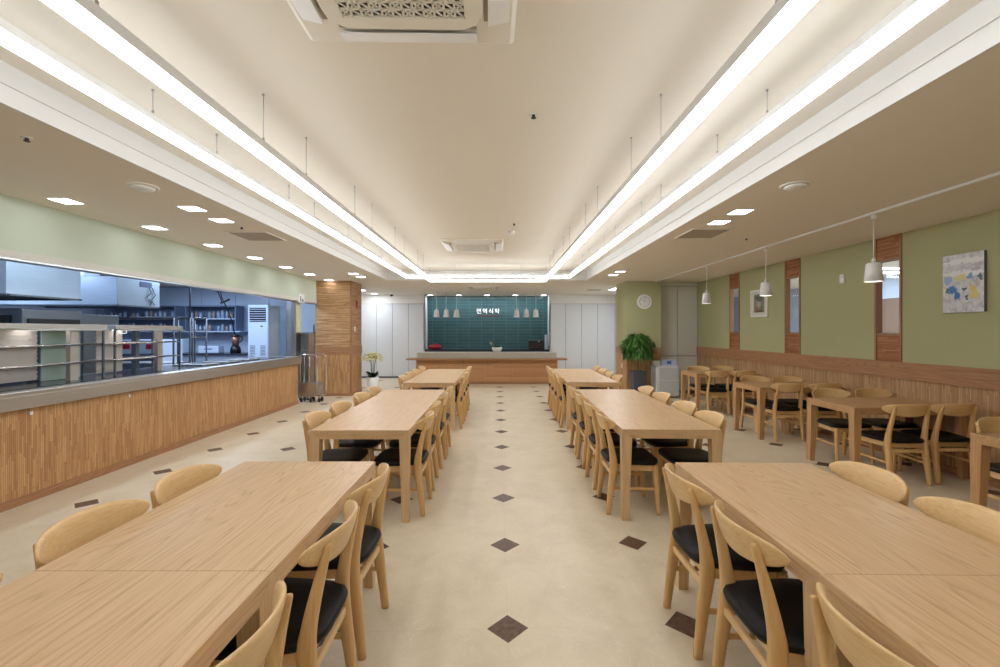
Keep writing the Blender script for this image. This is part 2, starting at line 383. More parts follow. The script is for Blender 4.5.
# wood clad pillar on the left
px0, px1, py0, py1 = XL-.02, -3.45, 10.34, 11.12
pil = sempty('wall_pillar_left')
MB().box(px0, px1, py0, py1, 1.16, CEIL).build('upper_cladding', 'strip_h', pil)
MB().box(px0-.004, px1+.012, py0-.012, py1+.012, .97, 1.16).build('middle_rail', 'redwood_x', pil)
MB().box(px0, px1+.004, py0-.004, py1, .07, .97).build('lower_cladding', 'strip_counter', pil)
MB().box(px0-.004, px1+.012, py0-.012, py1+.012, 0, .07).build('plinth', 'redwood_x', pil)
mb = MB()
for (x, y) in ((px1, py0),):
    mb.box(x-.03, x+.006, y-.006, y+.03, 1.16, CEIL); mb.box(x-.03, x+.010, y-.010, y+.03, .07, .97)
mb.build('corner_bead', 'redwood_z', pil)

# back wall with niche: glossy white panels
NX0, NX1, NY = -2.39, 1.68, 14.9
mb = MB()
mb.box(-4.75, NX0, 14.32, 14.5, 0, CEIL); mb.box(NX1, 3.95, 14.32, 14.5, 0, CEIL)
struct('wall_back', mb, 'groove')
def panel_run(xs, y, z0, z1, mat, name, gap=.005):
    m_ = MB()
    for a, b in zip(xs[:-1], xs[1:]): m_.box(a+gap, b-gap, y-.02, y, z0, z1)
    return struct(name, m_, mat, bevel=.003)
xsL = [NX0-.52*k for k in range(5, -1, -1)]; xsR = [NX1+.52*k for k in range(0, 5)]
xsL = [max(x, -4.6) for x in xsL]
panel_run(xsL, 14.32, .06, 2.41, 'panel_gloss', 'trim_4'); panel_run(xsR[:-1]+[3.8], 14.32, .06, 2.41, 'panel_gloss', 'trim_5')
mb = MB(); mb.box(-4.6, NX0, 14.29, 14.32, 2.42, CEIL); mb.box(NX1, 3.8, 14.29, 14.32, 2.42, CEIL)
struct('trim_6', mb, 'white')
mb = MB(); mb.box(-4.6, NX0, 14.31, 14.33, 0, .055); mb.box(NX1, 3.8, 14.31, 14.33, 0, .055)
struct('baseboard_back', mb, 'grey')
mb = MB(); mb.box(NX0-.03, NX0, 14.3, NY, 0, CEIL); mb.box(NX1, NX1+.03, 14.3, NY, 0, CEIL)
struct('wall_niche_side', mb, 'white')
struct('wall_niche', slab(NX0-.03, NX1+.03, NY, NY+.1, 0, CEIL), 'teal')

# right side
cx0, cx1, cy0, cy1 = 3.05, 3.86, 10.42, 11.35
colr = sempty('wall_column_right')
MB().box(cx0, cx1, cy0, cy1, 1.14, CEIL).build('green_upper', 'green', colr)
MB().box(cx0-.01, cx1+.002, cy0-.01, cy1+.004, .98, 1.14).build('middle_rail', 'redwood_x', colr)
MB().box(cx0-.002, cx1, cy0-.002, cy1, .07, .98).build('lower_cladding', 'strip_counter', colr)
MB().box(cx0-.008, cx1+.002, cy0-.008, cy1, 0, .07).build('plinth', 'redwood_x', colr)
struct('wall_right_hall', slab(3.8, 3.95, 11.36, 14.3, 0, CEIL), 'panel_gloss')
struct('wall_corner', slab(cx1, XR+.15, 10.77, 10.9, 0, CEIL), 'groove')
mb = MB()
for (a, b) in ((cx1, 4.38), (4.38, XR)):
    mb.box(a+.006, b-.006, 10.745, 10.772, .93, 2.62); mb.box(a+.006, b-.006, 10.745, 10.772, .08, .915)
struct('trim_7', mb, 'panel_warm', bevel=.003)
struct('trim_8', slab(cx1, XR, 10.72, 10.772, 2.63, CEIL), 'panel_warm')
# right wall with three slim window posts
posts = [(5.30, 5.68), (7.08, 7.46), (8.86, 9.24)]
WZ0, WZ1 = 1.50, 2.41
struct('wall_right', slab(XR, XR+.07, YB, 10.8, .06, .95), 'strip_wall')
struct('baseboard_right', slab(XR-.012, XR+.06, YB, 10.76, 0, .075), 'redwood')
struct('trim_9', slab(XR-.02, XR+.07, YB, 10.76, .95, 1.155), 'redwood')
ys = [YB] + [y for p in posts for y in p] + [10.8]
mb = MB()
for k in range(0, len(ys), 2): mb.box(XR, XR+.07, ys[k], ys[k+1], 1.155, CEIL)
struct('wall_right', mb, 'green')
for i, (a, b) in enumerate(posts):
    w = sempty('window_%d' % (i+1))
    st = .028
    m2 = MB(); m2.box(XR-.014, XR+.07, a, a+st, 1.155, CEIL); m2.box(XR-.014, XR+.07, b-st, b, 1.155, CEIL)
    m2.build('stile', 'redwood_z', w, .002)
    m2 = MB(); m2.box(XR-.004, XR+.065, a+st, b-st, 1.155, WZ0-.03); m2.box(XR-.004, XR+.065, a+st, b-st, WZ1+.03, CEIL)
    m2.build('slat_panel', 'strip_post', w)
    m2 = MB(); m2.box(XR-.012, XR+.07, a+st, b-st, WZ0-.03, WZ0); m2.box(XR-.012, XR+.07, a+st, b-st, WZ1, WZ1+.03)
    m2.build('window_rail', 'redwood_z', w, .002)
    m2 = MB(); m2.box(XR+.045, XR+.06, a+st, b-st, WZ0, WZ0+.008); m2.box(XR+.045, XR+.06, a+st, b-st, WZ1-.008, WZ1)
    m2.box(XR+.045, XR+.06, a+st, a+st+.02, WZ0, WZ1); m2.build('window_frame', 'grey', w)
    MB().add([(XR+.05, a+st, WZ0), (XR+.05, b-st, WZ0), (XR+.05, b-st, WZ1), (XR+.05, a+st, WZ1)], [(3,2,1,0)]).build('pane', 'glass', w)
# corridor seen through the slim windows
struct('wall_corridor', slab(8.3, 8.4, 3, 16, 0, CEIL), 'kitchen_panel')
struct('floor_corridor', slab(5.15, 8.4, 3, 16, -.1, 0), 'floor')
struct('ceiling_corridor', slab(5.15, 8.4, 3, 16, CEIL, CEIL+.1), 'ceiling')
struct('wall_corridor_end', slab(5.02, 8.4, 16, 16.1, 0, CEIL), 'kitchen_panel')
dr = sempty('door_1')
MB().box(8.25, 8.3, 8.7, 10.3, 0, 2.22).build('door_leaf', plain('brown_door', rgb(120, 100, 84), .35), dr, .004)
MB().tube([(8.23, 8.9, .95), (8.2, 8.9, .95), (8.2, 8.9, 1.15), (8.23, 8.9, 1.15)], .01).build('door_handle', 'chrome', dr)
for k, y in enumerate((8.2, 8.75, 9.5)):
    o = MB().box(6.2, 8.1, y, y+.05, CEIL-.03, CEIL-.001).build('tube_light', 'corr_light')
    tag(o, 'slim corridor tube light seen through the slim wall windows', 'light', 'corridor tube lights')
# walls behind and beside camera
struct('wall_front', slab(-10.7, 5.15, YB-.1, YB, 0, CEIL), 'green_pale')
# kitchen shell
struct('wall_kitchen_left', slab(-10.8, -10.7, YB, 11.9, 0, CEIL), 'kitchen_wall')
struct('wall_kitchen_end', slab(-10.8, -4.3, 11.75, 11.9, 0, CEIL), 'kitchen_wall')
mb = MB(); x = -10.6
while x < -5.2:
    mb.box(x+.006, min(x+.9, -4.32)-.006, 11.725, 11.755, 2.2, CEIL-.01); x += .9
struct('trim_10', mb, 'kitchen_panel', bevel=.003)

# ================================================================ SERVING COUNTER + KITCHEN
cnt = thing('serving_counter', 'long stainless serving counter with vertical wood strip front along the kitchen hatch', 'counter', (-4.5, 3.2, 0))
def inloc(o, root): o.location = tuple(-v for v in root.location); return o
CYE = 9.24
def part(mb, name, mat, root, bevel=0):
    o = mb.build(name, mat, root, bevel); o.location = (-root.location[0], -root.location[1], -root.location[2]); return o
part(MB().box(-5.05, -4.2, -2.8, CYE, .075, .85), 'base', 'strip_counter', cnt)
part(MB().box(-5.03, -4.188, -2.8, CYE+.004, 0, .075), 'plinth', 'redwood', cnt)
mb = MB().box(-5.1, -4.13, -2.8, CYE+.03, .965, 1.0); mb.box(-4.15, -4.13, -2.8, CYE+.03, .85, .965); mb.box(-5.05, -4.15, CYE+.012, CYE+.03, .85, .965)
part(mb, 'worktop', 'steel_warm', cnt, .003)
part(MB().box(-5.0, -4.3, -2.5, CYE-.3, 1.0, 1.008), 'heating_surface', 'dark_top', cnt, .002)
for (y) in (4.62, 5.95, 8.4):
    pass
hk = MB()
for y in (3.95, 5.0, 7.55): hk.box(-4.2, -4.185, y-.012, y+.012, .78, .81)
part(hk, 'hook', 'white_metal', cnt)

def serving_unit(name, y0, y1, white, glassy, post, label):
    t = thing('serving_gantry', label, 'serving unit', (-4.6, (y0+y1)/2, 1.008), 0, 'serving gantries on the counter')
    part(MB().box(-4.85, -4.42, y0, y1, 1.545, 1.60), 'canopy', 'steel_warm', t, .004)
    part(MB().box(-4.42, -4.40, y0, y1, 1.535, 1.553), 'canopy_lip', 'chrome', t)
    for z in (1.385, 1.195):
        part(MB().tube([(-4.44, y0, z), (-4.44, y1-.03, z)], .011), 'tray_rail', 'chrome', t)
        part(MB().box(-4.82, -4.62, y0+.02, y1-.03, z-.012, z-.004), 'shelf', 'steel', t)
    for y in post:
        part(MB().box(-4.52, -4.47, y, y+.09, 1.0085, 1.545), 'post', 'steel_warm', t, .003)
        part(MB().box(-4.86, -4.80, y+.05, y+.11, 1.0085, 1.545), 'post', 'steel_dark', t)
    for y in (y0+.02, y1-.02):
        part(MB().box(-4.46, -4.44, y-.008, y+.008, 1.0085, 1.545), 'post', 'steel_dark', t)
        part(MB().box(-4.84, -4.82, y-.008, y+.008, 1.0085, 1.545), 'post', 'steel_dark', t)
    for (a, b) in white:
        m_ = MB(); n = 11
        for k in range(n):
            z = 1.03+k*.046
            m_.add([(-4.72, a, z), (-4.72, b-.004*k*0, z), (-4.705, b, z+.046), (-4.705, a, z+.046)], [(0,1,2,3)])
            m_.add([(-4.72, a, z+.046), (-4.72, b, z+.046), (-4.705, b, z+.046), (-4.705, a, z+.046)], [(0,1,2,3)])
        part(m_, 'shutter', 'shutter', t)
        m_ = MB().tube([(-4.68, (a+b)/2+.1, 1.535), (-4.68, (a+b)/2+.1, 1.50), (-4.68, (a+b)/2+.2, 1.50), (-4.68, (a+b)/2+.2, 1.535)], .005)
        part(m_, 'shutter_handle', 'white_metal', t)
    for (a, b) in glassy:
        part(MB().box(-4.71, -4.70, a, b, 1.012, 1.54), 'screen', 'glass_green', t)
    for y in [y0+.35+k*.9 for k in range(int((y1-y0)/.9)+1) if y0+.35+k*.9 < y1-.2]:
        part(MB().box(-4.7, -4.5, y-.08, y+.08, 1.535, 1.5445), 'warming_lamp', 'under_lamp', t)
    return t
serving_unit('a', 3.1, 4.98, [(3.15, 4.50)], [(4.53, 4.95)], (4.60,), 'longer stainless serving gantry with white shutter and green screens, left edge of photo')
serving_unit('b', 5.09, 6.17, [(5.16, 5.52)], [], (5.78,), 'shorter stainless serving gantry, the one nearer the air conditioner')
# utensils + lamps lying on the worktop: a few bowls of food trays on the counter
for k, y in enumerate((6.75, 7.35, 7.95)):
    t = thing('food_warmer', 'sunken steel food pan in the counter top, %s from the serving gantries' % ORD[k], 'food pan', (-4.62, y, 1.008), 0, 'food pans on the counter')
    m_ = MB(); m_.box(-.22, .22, -.2, -.17, 0, .022); m_.box(-.22, .22, .17, .2, 0, .022); m_.box(-.22, -.19, -.17, .17, 0, .022); m_.box(.19, .22, -.17, .17, 0, .022)
    m_.build('rim', 'steel', t, .004)
    MB().box(-.19, .19, -.17, .17, 0, .008).build('lid', 'steel_blue', t)

# hoods
def hood(label, x1, y0, y1, z0, z1, x0, sign=None):
    t = thing('extractor_hood', label, 'hood', ((x0+x1)/2, (y0+y1)/2, z0), 0, 'extractor hoods in the kitchen')
    m_ = MB(); th = .012
    m_.box(x1-th, x1, y0, y1, z0, z1); m_.box(x0, x0+th, y0, y1, z0, z1)
    m_.box(x0+th, x1-th, y0, y0+th, z0, z1); m_.box(x0+th, x1-th, y1-th, y1, z0, z1)
    m_.box(x0, x1, y0, y1, z1-.01, z1)
    part(m_, 'canopy', 'steel_blue', t, .002)
    m_ = MB(); m_.box(x0, x1+.01, y0-.01, y0+.03, z0-.02, z0+.0); m_.box(x1-.03, x1+.01, y0, y1, z0-.02, z0); m_.box(x0, x1+.01, y1-.03, y1+.01, z0-.02, z0)
    part(m_, 'gutter', 'steel_dark', t)
    m_ = MB().box((x0+x1)/2-.2, (x0+x1)/2+.2, (y0+y1)/2-.15, (y0+y1)/2+.15, z1, CEIL-.002)
    part(m_, 'duct', 'steel_blue', t)
    return t
hood('nearer stainless extractor hood at the left edge, hung over dark cooking equipment', -5.5, 4.92, 5.80, 1.95, 2.5, -7.2)
h2 = hood('farther stainless extractor hood with a small blue sticker and dangling cables', -6.0, 6.93, 7.80, 1.95, 2.40, -8.0)
part(MB().box(-5.999, -5.994, 7.37, 7.62, 2.27, 2.36), 'sticker', plain('blue_sticker', rgb(70, 92, 150), .5), h2)
part(MB().tube([(-5.985, 7.55, 2.27), (-5.98, 7.58, 2.18), (-5.985, 7.5, 2.1), (-5.98, 7.6, 2.02), (-5.985, 7.56, 1.97)], .006), 'cable', 'black', h2)
part(MB().tube([(-5.985, 7.62, 2.27), (-5.98, 7.68, 2.15), (-5.985, 7.6, 2.06), (-5.98, 7.66, 1.98)], .006), 'cable', 'black', h2)
# ovens beneath
t = thing('combi_oven', 'tall dark oven with black glass front behind the left serving gantry', 'oven', (-6.0, 5.6, 0))
part(MB().box(-7.2, -5.62, 5.2, 5.95, .12, 1.80), 'body', 'steel_dark', t, .01)
part(MB().box(-5.62, -5.60, 5.25, 5.9, .9, 1.68), 'glass_door', 'black', t, .005)
part(MB().box(-7.1, -5.75, 5.18, 5.2, 1.3, 1.72), 'control_panel', 'black', t)
m_ = MB()
for x in (-7.1, -5.7):
    for y in (5.28, 5.87): m_.lathe([(.03, 0), (.03, .12)], x, y, 10)
part(m_, 'foot', 'steel', t)
t = thing('steel_cabinet', 'grey steel kitchen cabinet standing beside the tall dark oven', 'cabinet', (-6.0, 6.6, 0))
part(MB().box(-6.9, -5.9, 6.2, 6.85, .1, 1.77), 'body', 'steel_dark', t, .006)
part(MB().box(-6.88, -6.42, 6.185, 6.2, .14, 1.74), 'door', 'steel_blue', t, .003); part(MB().box(-6.4, -5.94, 6.185, 6.2, .14, 1.74), 'door', 'steel_blue', t, .003)
part(MB().box(-6.88, -5.92, 6.22, 6.83, 0, .1), 'plinth', 'black', t)
# racks: tubular shelving in the middle of the kitchen
def rack(label, xs, y0, y1, zs, z1, pole=None):
    t = thing('steel_rack', label, 'rack', ((xs[0]+xs[1])/2, (y0+y1)/2, 0), 0)
    for x in xs:
        for y in (y0, y1):
            part(MB().tube([(x, y, 0), (x, y, z1)], .015), 'post', 'rack_grey', t)
    for z in zs:
        m_ = MB().box(xs[0], xs[1], y0, y1, z-.015, z)
        part(m_, 'shelf', 'steel', t)
    m_ = MB(); 
    for y in (y0, y1): m_.tube([(xs[0], y, z1), (xs[1], y, z1)], .018)
    part(m_, 'top_rail', 'rack_grey', t)
    if pole: part(MB().tube([pole, (pole[0], pole[1], CEIL-.001)], .014), 'pole', 'rack_grey', t)
    return t
rack('long tubular steel rack behind the gantries, with open top rail', (-7.5, -5.9), 8.0, 8.5, (.3, .95), 1.77)
rack('narrow tubular steel rack with a thin pole up to the kitchen ceiling', (-5.82, -5.6), 8.0, 8.45, (.3, .9, 1.42, 1.54), 1.77, (-5.6, 8.0, 1.77))
# end-wall shelving with jars
def wall_shelf(label, x0, x1, grp, jl):
    t = thing('wall_shelf', label, 'shelf', ((x0+x1)/2, 11.5, 1.53), 0)
    m_ = MB(); m_.box(x0, x1, 11.7, 11.724, 1.53, 2.19)
    m_.box(x0, x0+.03, 11.38, 11.70, 1.53, 2.19); m_.box(x1-.03, x1, 11.38, 11.70, 1.53, 2.19); m_.box(x0+.03, x1-.03, 11.38, 11.70, 2.16, 2.19)
    part(m_, 'carcass', 'shelf_dark', t)
    part(MB().box(x0+.03, x1-.03, 11.38, 11.70, 1.83, 1.86), 'shelf', 'kitchen_wall', t); part(MB().box(x0-.1, x1+.15, 11.34, 11.70, 1.50, 1.53), 'shelf', 'kitchen_wall', t)
    n = int((x1-x0-.1)/.115)
    for lev, z in ((0, 1.53), (1, 1.86)):
        for k in range(n):
            x = x0+.1+k*.115+random.uniform(-.01, .01)
            if random.random() < .12: continue
            r = random.uniform(.036, .05); h = random.uniform(.13, .22)
            j = MB().lathe([(r*.9, 0), (r, .01), (r, h*.8), (r*.6, h*.9), (r*.65, h*.9), (r*.65, h)], 0, 0, 12).build('jar', 'jar_amber' if (k+lev*3) % 4 == 0 else 'jar_glass', None, loc=(x, 11.5, z))
            tag(j, jl, 'jar', grp)
wall_shelf('open two-tier wall shelf full of jars, left of the tall air conditioner', -8.1, -6.78, 'storage jars on the kitchen shelf by the air conditioner', 'small storage jar on the kitchen shelf next to the tall air conditioner')
wall_shelf('dark two-tier wall shelf farther left on the kitchen end wall', -10.2, -8.35, 'storage jars on the farther left kitchen shelf', 'small storage jar on the farther left kitchen wall shelf')
t = thing('kitchen_bench', 'dark topped kitchen bench along the end wall below the jar shelves', 'bench', (-8, 11.3, 0))
part(MB().box(-10.5, -6.0, 10.95, 11.7, .93, .97), 'worktop', 'dark_top', t, .003); part(MB().box(-10.45, -6.05, 11.0, 11.7, 0, .93), 'cabinet', 'steel_blue', t)
t = thing('microwave', 'white microwave with dark door on the kitchen bench', 'microwave', (-8.3, 11.3, .97))
MB().box(-.27, .27, -.2, .2, .0, .36).build('body', 'kitchen_panel', t, .01); MB().box(-.25, .1, -.215, -.2, .03, .33).build('door', 'black', t, .004); MB().box(.12, .25, -.21, -.2, .03, .33).build('control_panel', 'grey', t)
t = thing('toaster', 'low white toaster-like appliance on the kitchen bench under the jar shelf', 'appliance', (-7.3, 11.2, .97))
MB().box(-.26, .26, -.12, .12, 0, .19).build('body', 'kitchen_panel', t, .02, 3); MB().box(-.2, .2, -.05, .05, .175, .195).build('slot', 'black', t); MB().box(-.1, .1, -.124, -.119, .09, .12).build('badge', 'grey', t)
t = thing('blender_jug', 'black and copper blender with jug on the kitchen bench', 'blender', (-6.62, 11.1, .97))
MB().lathe([(.12, 0), (.12, .1), (.1, .16), (.07, .19)], 0, 0, 20).build('motor_base', 'black', t)
MB().lathe([(.07, .19), (.09, .3), (.1, .42)], 0, 0, 20).build('jug', plain('copper_jug', rgb(150, 110, 100), .3, .6), t)
MB().lathe([(.105, .42), (.105, .45), (.04, .47)], 0, 0, 20).build('lid', 'black', t)
MB().tube([(.09, 0, .43), (.16, 0, .42), (.17, 0, .33), (.1, 0, .27)], .013).build('handle', 'black', t)
t = thing('electric_cord', 'black cable hanging from the kitchen ceiling down to the blender', 'cable', (-6.7, 11.0, 1.4)); 
part(MB().tube([(-6.62, 11.05, 1.46), (-6.64, 11.0, 1.75), (-6.72, 10.9, 2.1), (-6.78, 10.8, 2.35), (-6.8, 10.7, CEIL-.002)], .012), 'cable', 'black', t)
t = thing('ceiling_bracket', 'black jointed arm bracket fixed to the kitchen ceiling beam', 'bracket', (-6.1, 10.3, CEIL))
part(MB().box(-6.42, -5.85, 10.0, 10.05, 2.42, 2.46), 'crossbar', 'black', t)
part(MB().tube([(-6.1, 10.03, 2.44), (-6.1, 10.03, CEIL-.002)], .015), 'drop_rod', 'black', t)
part(MB().tube([(-6.39, 10.03, 2.43), (-6.27, 10.0, 2.19)], .013), 'arm', 'black', t)
part(MB().bar((-6.3, 10.0, 2.165), (-6.1, 10.0, 2.25), .035, .035), 'clamp', 'black', t)
t = thing('appliance', 'white kitchen appliance with two red knobs seen between the gantry posts', 'appliance', (-6.2, 9.1, 0))
part(MB().box(-7.55, -6.7, 8.75, 9.35, .0, 1.35), 'body', 'kitchen_panel', t, .01)
part(MB().box(-7.54, -6.71, 8.74, 8.75, .55, 1.08), 'front_panel', 'steel_dark', t)
for x in (-7.38, -6.92): 
    part(MB().box(x-.07, x+.07, 8.725, 8.75, 1.17, 1.27), 'knob', 'red', t, .01)
# tall air conditioner
t = thing('tower_air_conditioner', 'tall white floor-standing air conditioner at the far end of the kitchen', 'air conditioner', (-5.57, 10.5, 0))
MB().box(-.235, .235, -.3, .3, .05, 2.14).build('cabinet', 'kitchen_panel', t, .03, 3); MB().box(-.2, .2, -.26, .26, 0, .05).build('plinth', 'grey', t)
MB().box(-.19, .19, -.304, -.299, 1.74, 2.07).build('outlet_recess', 'black', t)
m_ = MB()
for k in range(6): m_.box(-.19, .19, -.318, -.302, 1.76+k*.054, 1.772+k*.054)
m_.build('louvre', 'kitchen_panel', t)
m_ = MB()
for k in range(9):
    m_.box(-.18, -.06, -.303, -.299, .9+k*.035, .915+k*.035); m_.box(.06, .18, -.303, -.299, .9+k*.035, .915+k*.035)
m_.build('intake_slot', 'grey', t)
MB().box(.06, .12, -.303, -.299, 1.62, 1.66).build('display', 'grey', t)
# tall steel fridge, partition, tray rack
t = thing('steel_fridge', 'tall stainless fridge to the right of the air conditioner', 'fridge', (-4.9, 11.2, 0))
part(MB().box(-5.25, -4.45, 10.9, 11.7, .08, 2.3), 'cabinet', 'steel', t, .01); part(MB().box(-5.23, -5.03, 10.87, 10.9, .1, 2.28), 'door', 'steel', t, .005); part(MB().box(-5.02, -4.47, 10.87, 10.9, 1.5, 2.28), 'door', 'kitchen_panel', t, .005); part(MB().box(-5.02, -4.47, 10.87, 10.9, .1, 1.49), 'door', 'steel_dark', t, .005)
part(MB().box(-4.56, -4.53, 10.84, 10.87, 1.3, 1.7), 'handle', 'chrome', t)
part(MB().box(-5.2, -4.5, 10.95, 11.65, 0, .08), 'plinth', 'black', t)
t = thing('steel_post', 'slim stainless post at the end of the hatch with a pale green upper panel', 'post', (-4.35, 9.35, 0))
part(MB().box(-4.40, -4.32, 9.36, 9.42, 0, 2.154), 'post', 'steel', t, .003)
part(MB().box(-4.38, -4.345, 9.42, 9.69, 1.5, 2.154), 'upper_panel', plain('yellow_green_panel', rgb(204, 206, 168), .5), t)
part(MB().box(-4.38, -4.345, 9.42, 9.69, .9, 1.5), 'lower_panel', 'steel_dark', t)
t = thing('hanging_sign', 'small white sign hanging under the fascia at the end of the hatch', 'sign', (-4.2, 9.3, 2.16))
part(MB().box(-4.262, -4.245, 9.38, 9.66, 2.14, 2.33), 'sign_box', 'white_metal', t, .004)
part(MB().box(-4.2455, -4.2435, 9.44, 9.48, 2.17, 2.28).box(-4.2455, -4.2435, 9.52, 9.6, 2.17, 2.22), 'pictogram', 'grey', t)
t = thing('tray_dispenser', 'tall open stainless tray cabinet between counter end and wooden pillar', 'cabinet', (-4.3, 10.0, 0))
m_ = MB(); x0, x1, y0, y1 = -4.42, -4.18, 9.72, 10.02
m_.box(x0, x1, y1-.01, y1, .04, 1.48); m_.box(x0, x0+.01, y0, y1-.01, .04, 1.48); m_.box(x1-.01, x1, y0, y1-.01, .04, 1.48); m_.box(x0+.01, x1-.01, y0, y1-.01, 1.46, 1.48); m_.box(x0+.01, x1-.01, y0, y1-.01, .04, .3)
part(m_, 'cabinet', 'steel', t, .003); part(MB().box(x0+.012, x1-.012, y0+.02, y1-.012, .95, 1.1), 'shelf', 'steel_warm', t)
m_ = MB()
for x in (x0+.03, x1-.03):
    for y in (y0+.03, y1-.03): m_.lathe([(.02, 0), (.02, .04)], x, y, 8)
part(m_, 'foot', 'black', t)
# trolley
t = thing('steel_trolley', 'stainless trolley with tube handles on castors beside the wooden pillar', 'trolley', (-4.02, 9.45, 0))
m_ = MB(); m_.box(-.24, .2, -.02, .0, .14, .42); m_.box(-.24, .2, .16, .18, .14, .42); m_.box(-.24, -.22, 0, .16, .14, .42); m_.box(.18, .2, 0, .16, .14, .42); m_.box(-.22, .18, 0, .16, .14, .16)
m_.build('body', 'steel_warm', t, .004)
for (y, x1) in ((-.02, .14), (.18, .26)):
    MB().tube([(-.22, y, .42), (-.22, y, 1.0), (-.2, y, 1.02), (x1-.05, y, 1.02), (x1-.01, y, 1.0), (x1, y, .96), (x1, y, .2)], .012).build('handle', 'chrome', t)
MB().tube([(-.02, -.02, .42), (-.02, -.02, 1.02)], .008).build('handle_bar', 'chrome', t)
MB().box(.14, .27, -.03, .19, .14, .17).build('bumper', 'chrome', t)
for x in (-.2, .0, .18):
    for y in (0, .16):
        c = MB().box(x-.02, x+.02, y-.02, y+.02, .09, .14).build('castor', 'steel', t)
        MB().tube([(x-.014, y, .045), (x+.014, y, .045)], .045, 14).build('wheel', 'black', c)

# ================================================================ BACK SERVICE ISLAND
isl = thing('service_island', 'wide wooden counter with grey stone top in front of the teal tiled niche', 'counter', (-.33, 13.0, 0))
bx0, bx1 = -2.37, 1.72
part(MB().box(bx0, bx1, 12.72, 13.3, .06, .70), 'body', 'plank', isl)
part(MB().box(bx0+.005, bx1-.005, 12.73, 13.29, 0, .06), 'plinth', 'redwood_x', isl)
m_ = MB()
for x in (-1.68, -1.0, -.29, .37, 1.04): m_.box(x-.003, x+.003, 12.716, 12.72, .06, .70)
part(m_, 'panel_joint', 'groove', isl)
part(MB().box(-2.62, 1.97, 12.5, 13.05, .70, .745), 'shelf', 'redwood_x', isl, .004)
part(MB().box(bx0, bx1, 12.86, 13.4, .745, .90), 'stone_top', 'stone', isl, .004)
bk = thing('back_bench', 'dark worktop in the niche below the teal tiles', 'counter', (-.3, 14.6, 0))
part(MB().box(NX0+.02, NX1-.02, 14.25, 14.88, .88, .93), 'worktop', 'dark_top', bk, .003); part(MB().box(NX0+.03, NX1-.03, 14.3, 14.87, 0, .88), 'cabinet', 'dark_top', bk)
# red basket, black machine, leaning paper, bowl plant
t = thing('red_basket', 'red basket of packets at the left end of the dark niche worktop', 'basket', (-2.08, 14.5, .93))
m_ = MB(); m_.lathe([(.14, 0), (.2, .04), (.22, .12), (.2, .12), (.14, .02)], 0, 0, 20); m_.build('basket', 'red', t)
for k, (x, y) in enumerate(((-.1, 0), (0, .04), (.1, -.02), (.03, -.08))): MB().box(x-.04, x+.04, y-.03, y+.03, .03, .17+.015*(k % 2)).build('packet', 'red', t, .01)
t = thing('black_appliance', 'black boxy machine at the right end of the niche worktop', 'appliance', (1.27, 14.55, .93))
MB().box(-.26, .24, -.14, .16, 0, .3).build('body', 'black', t, .02, 3)
m_ = MB()
for k in range(7): m_.box(-.22+.065*k, -.195+.065*k, -.145, -.139, .05+.05*(k % 3), .075+.05*(k % 3))
m_.build('label', 'red', t); MB().box(.05, .09, -.145, -.139, .25, .27).build('light', 'white_metal', t)
t = tag(MB().box(1.53, 1.64, 14.44, 14.46, .93, 1.41).build('leaning_board', 'kitchen_panel', None, .004), 'pale blue upright board standing at the right side of the niche worktop', 'board')
t = thing('plant_bowl', 'white oval bowl with a small orchid on the stone counter', 'plant', (-.03, 13.1, .90))
m_ = MB(); m_.lathe([(.08, 0), (.12, .03), (.155, .09), (.15, .15), (.14, .15), (.13, .1)], 0, 0, 28); m_.build('bowl', 'pot_white', t)
MB().lathe([(.0, .12), (.135, .12)], 0, 0, 20, False, False).build('soil', 'soil', t)
def leafmesh(n, fn, mat, name, parent):
    m_ = MB()
    for k in range(n):
        p, d, L_, w_ = fn(k)
        p = Vector(p); d = Vector(d).normalized(); s_ = d.cross(Vector((random.uniform(-.3,.3), random.uniform(-.3,.3), 1))).normalized(); u_ = s_.cross(d)
        a = p; b = p+d*L_*.35+s_*w_+u_*w_*.3; c = p+d*L_*.35-s_*w_+u_*w_*.3; e_ = p+d*L_*.75+s_*w_*.7-Vector((0,0,L_*.12)); f_ = p+d*L_*.75-s_*w_*.7-Vector((0,0,L_*.12)); g = p+d*L_-Vector((0,0,L_*.3))
        mid = p+d*L_*.35; mid2 = p+d*L_*.75-Vector((0,0,L_*.14))
        m_.add([a,b,mid,c,e_,mid2,f_,g], [(0,1,2),(0,2,3),(1,4,5,2),(2,5,6,3),(4,7,5),(5,7,6)], True)
    return m_.build(name, mat, parent)
def f1(k):
    a = random.uniform(0, 2*PI); return ((.05*math.cos(a), .05*math.sin(a), .13), (math.cos(a), math.sin(a), random.uniform(.4, 1.6)), random.uniform(.1, .17), .016)
leafmesh(36, f1, 'leaf', 'foliage', t)
MB().tube([(-.05, 0, .13), (-.12, 0, .26), (-.2, 0, .31), (-.22, 0, .27)], .006).build('flower_stem', 'stem', t)
def f2(k):
    a = random.uniform(0, 2*PI); return ((-.2+.015*(k % 4), -.01, .29-.018*(k//4)), (math.cos(a), -.3, math.sin(a)), .04, .014)
leafmesh(14, f2, 'petal', 'blossom', t)

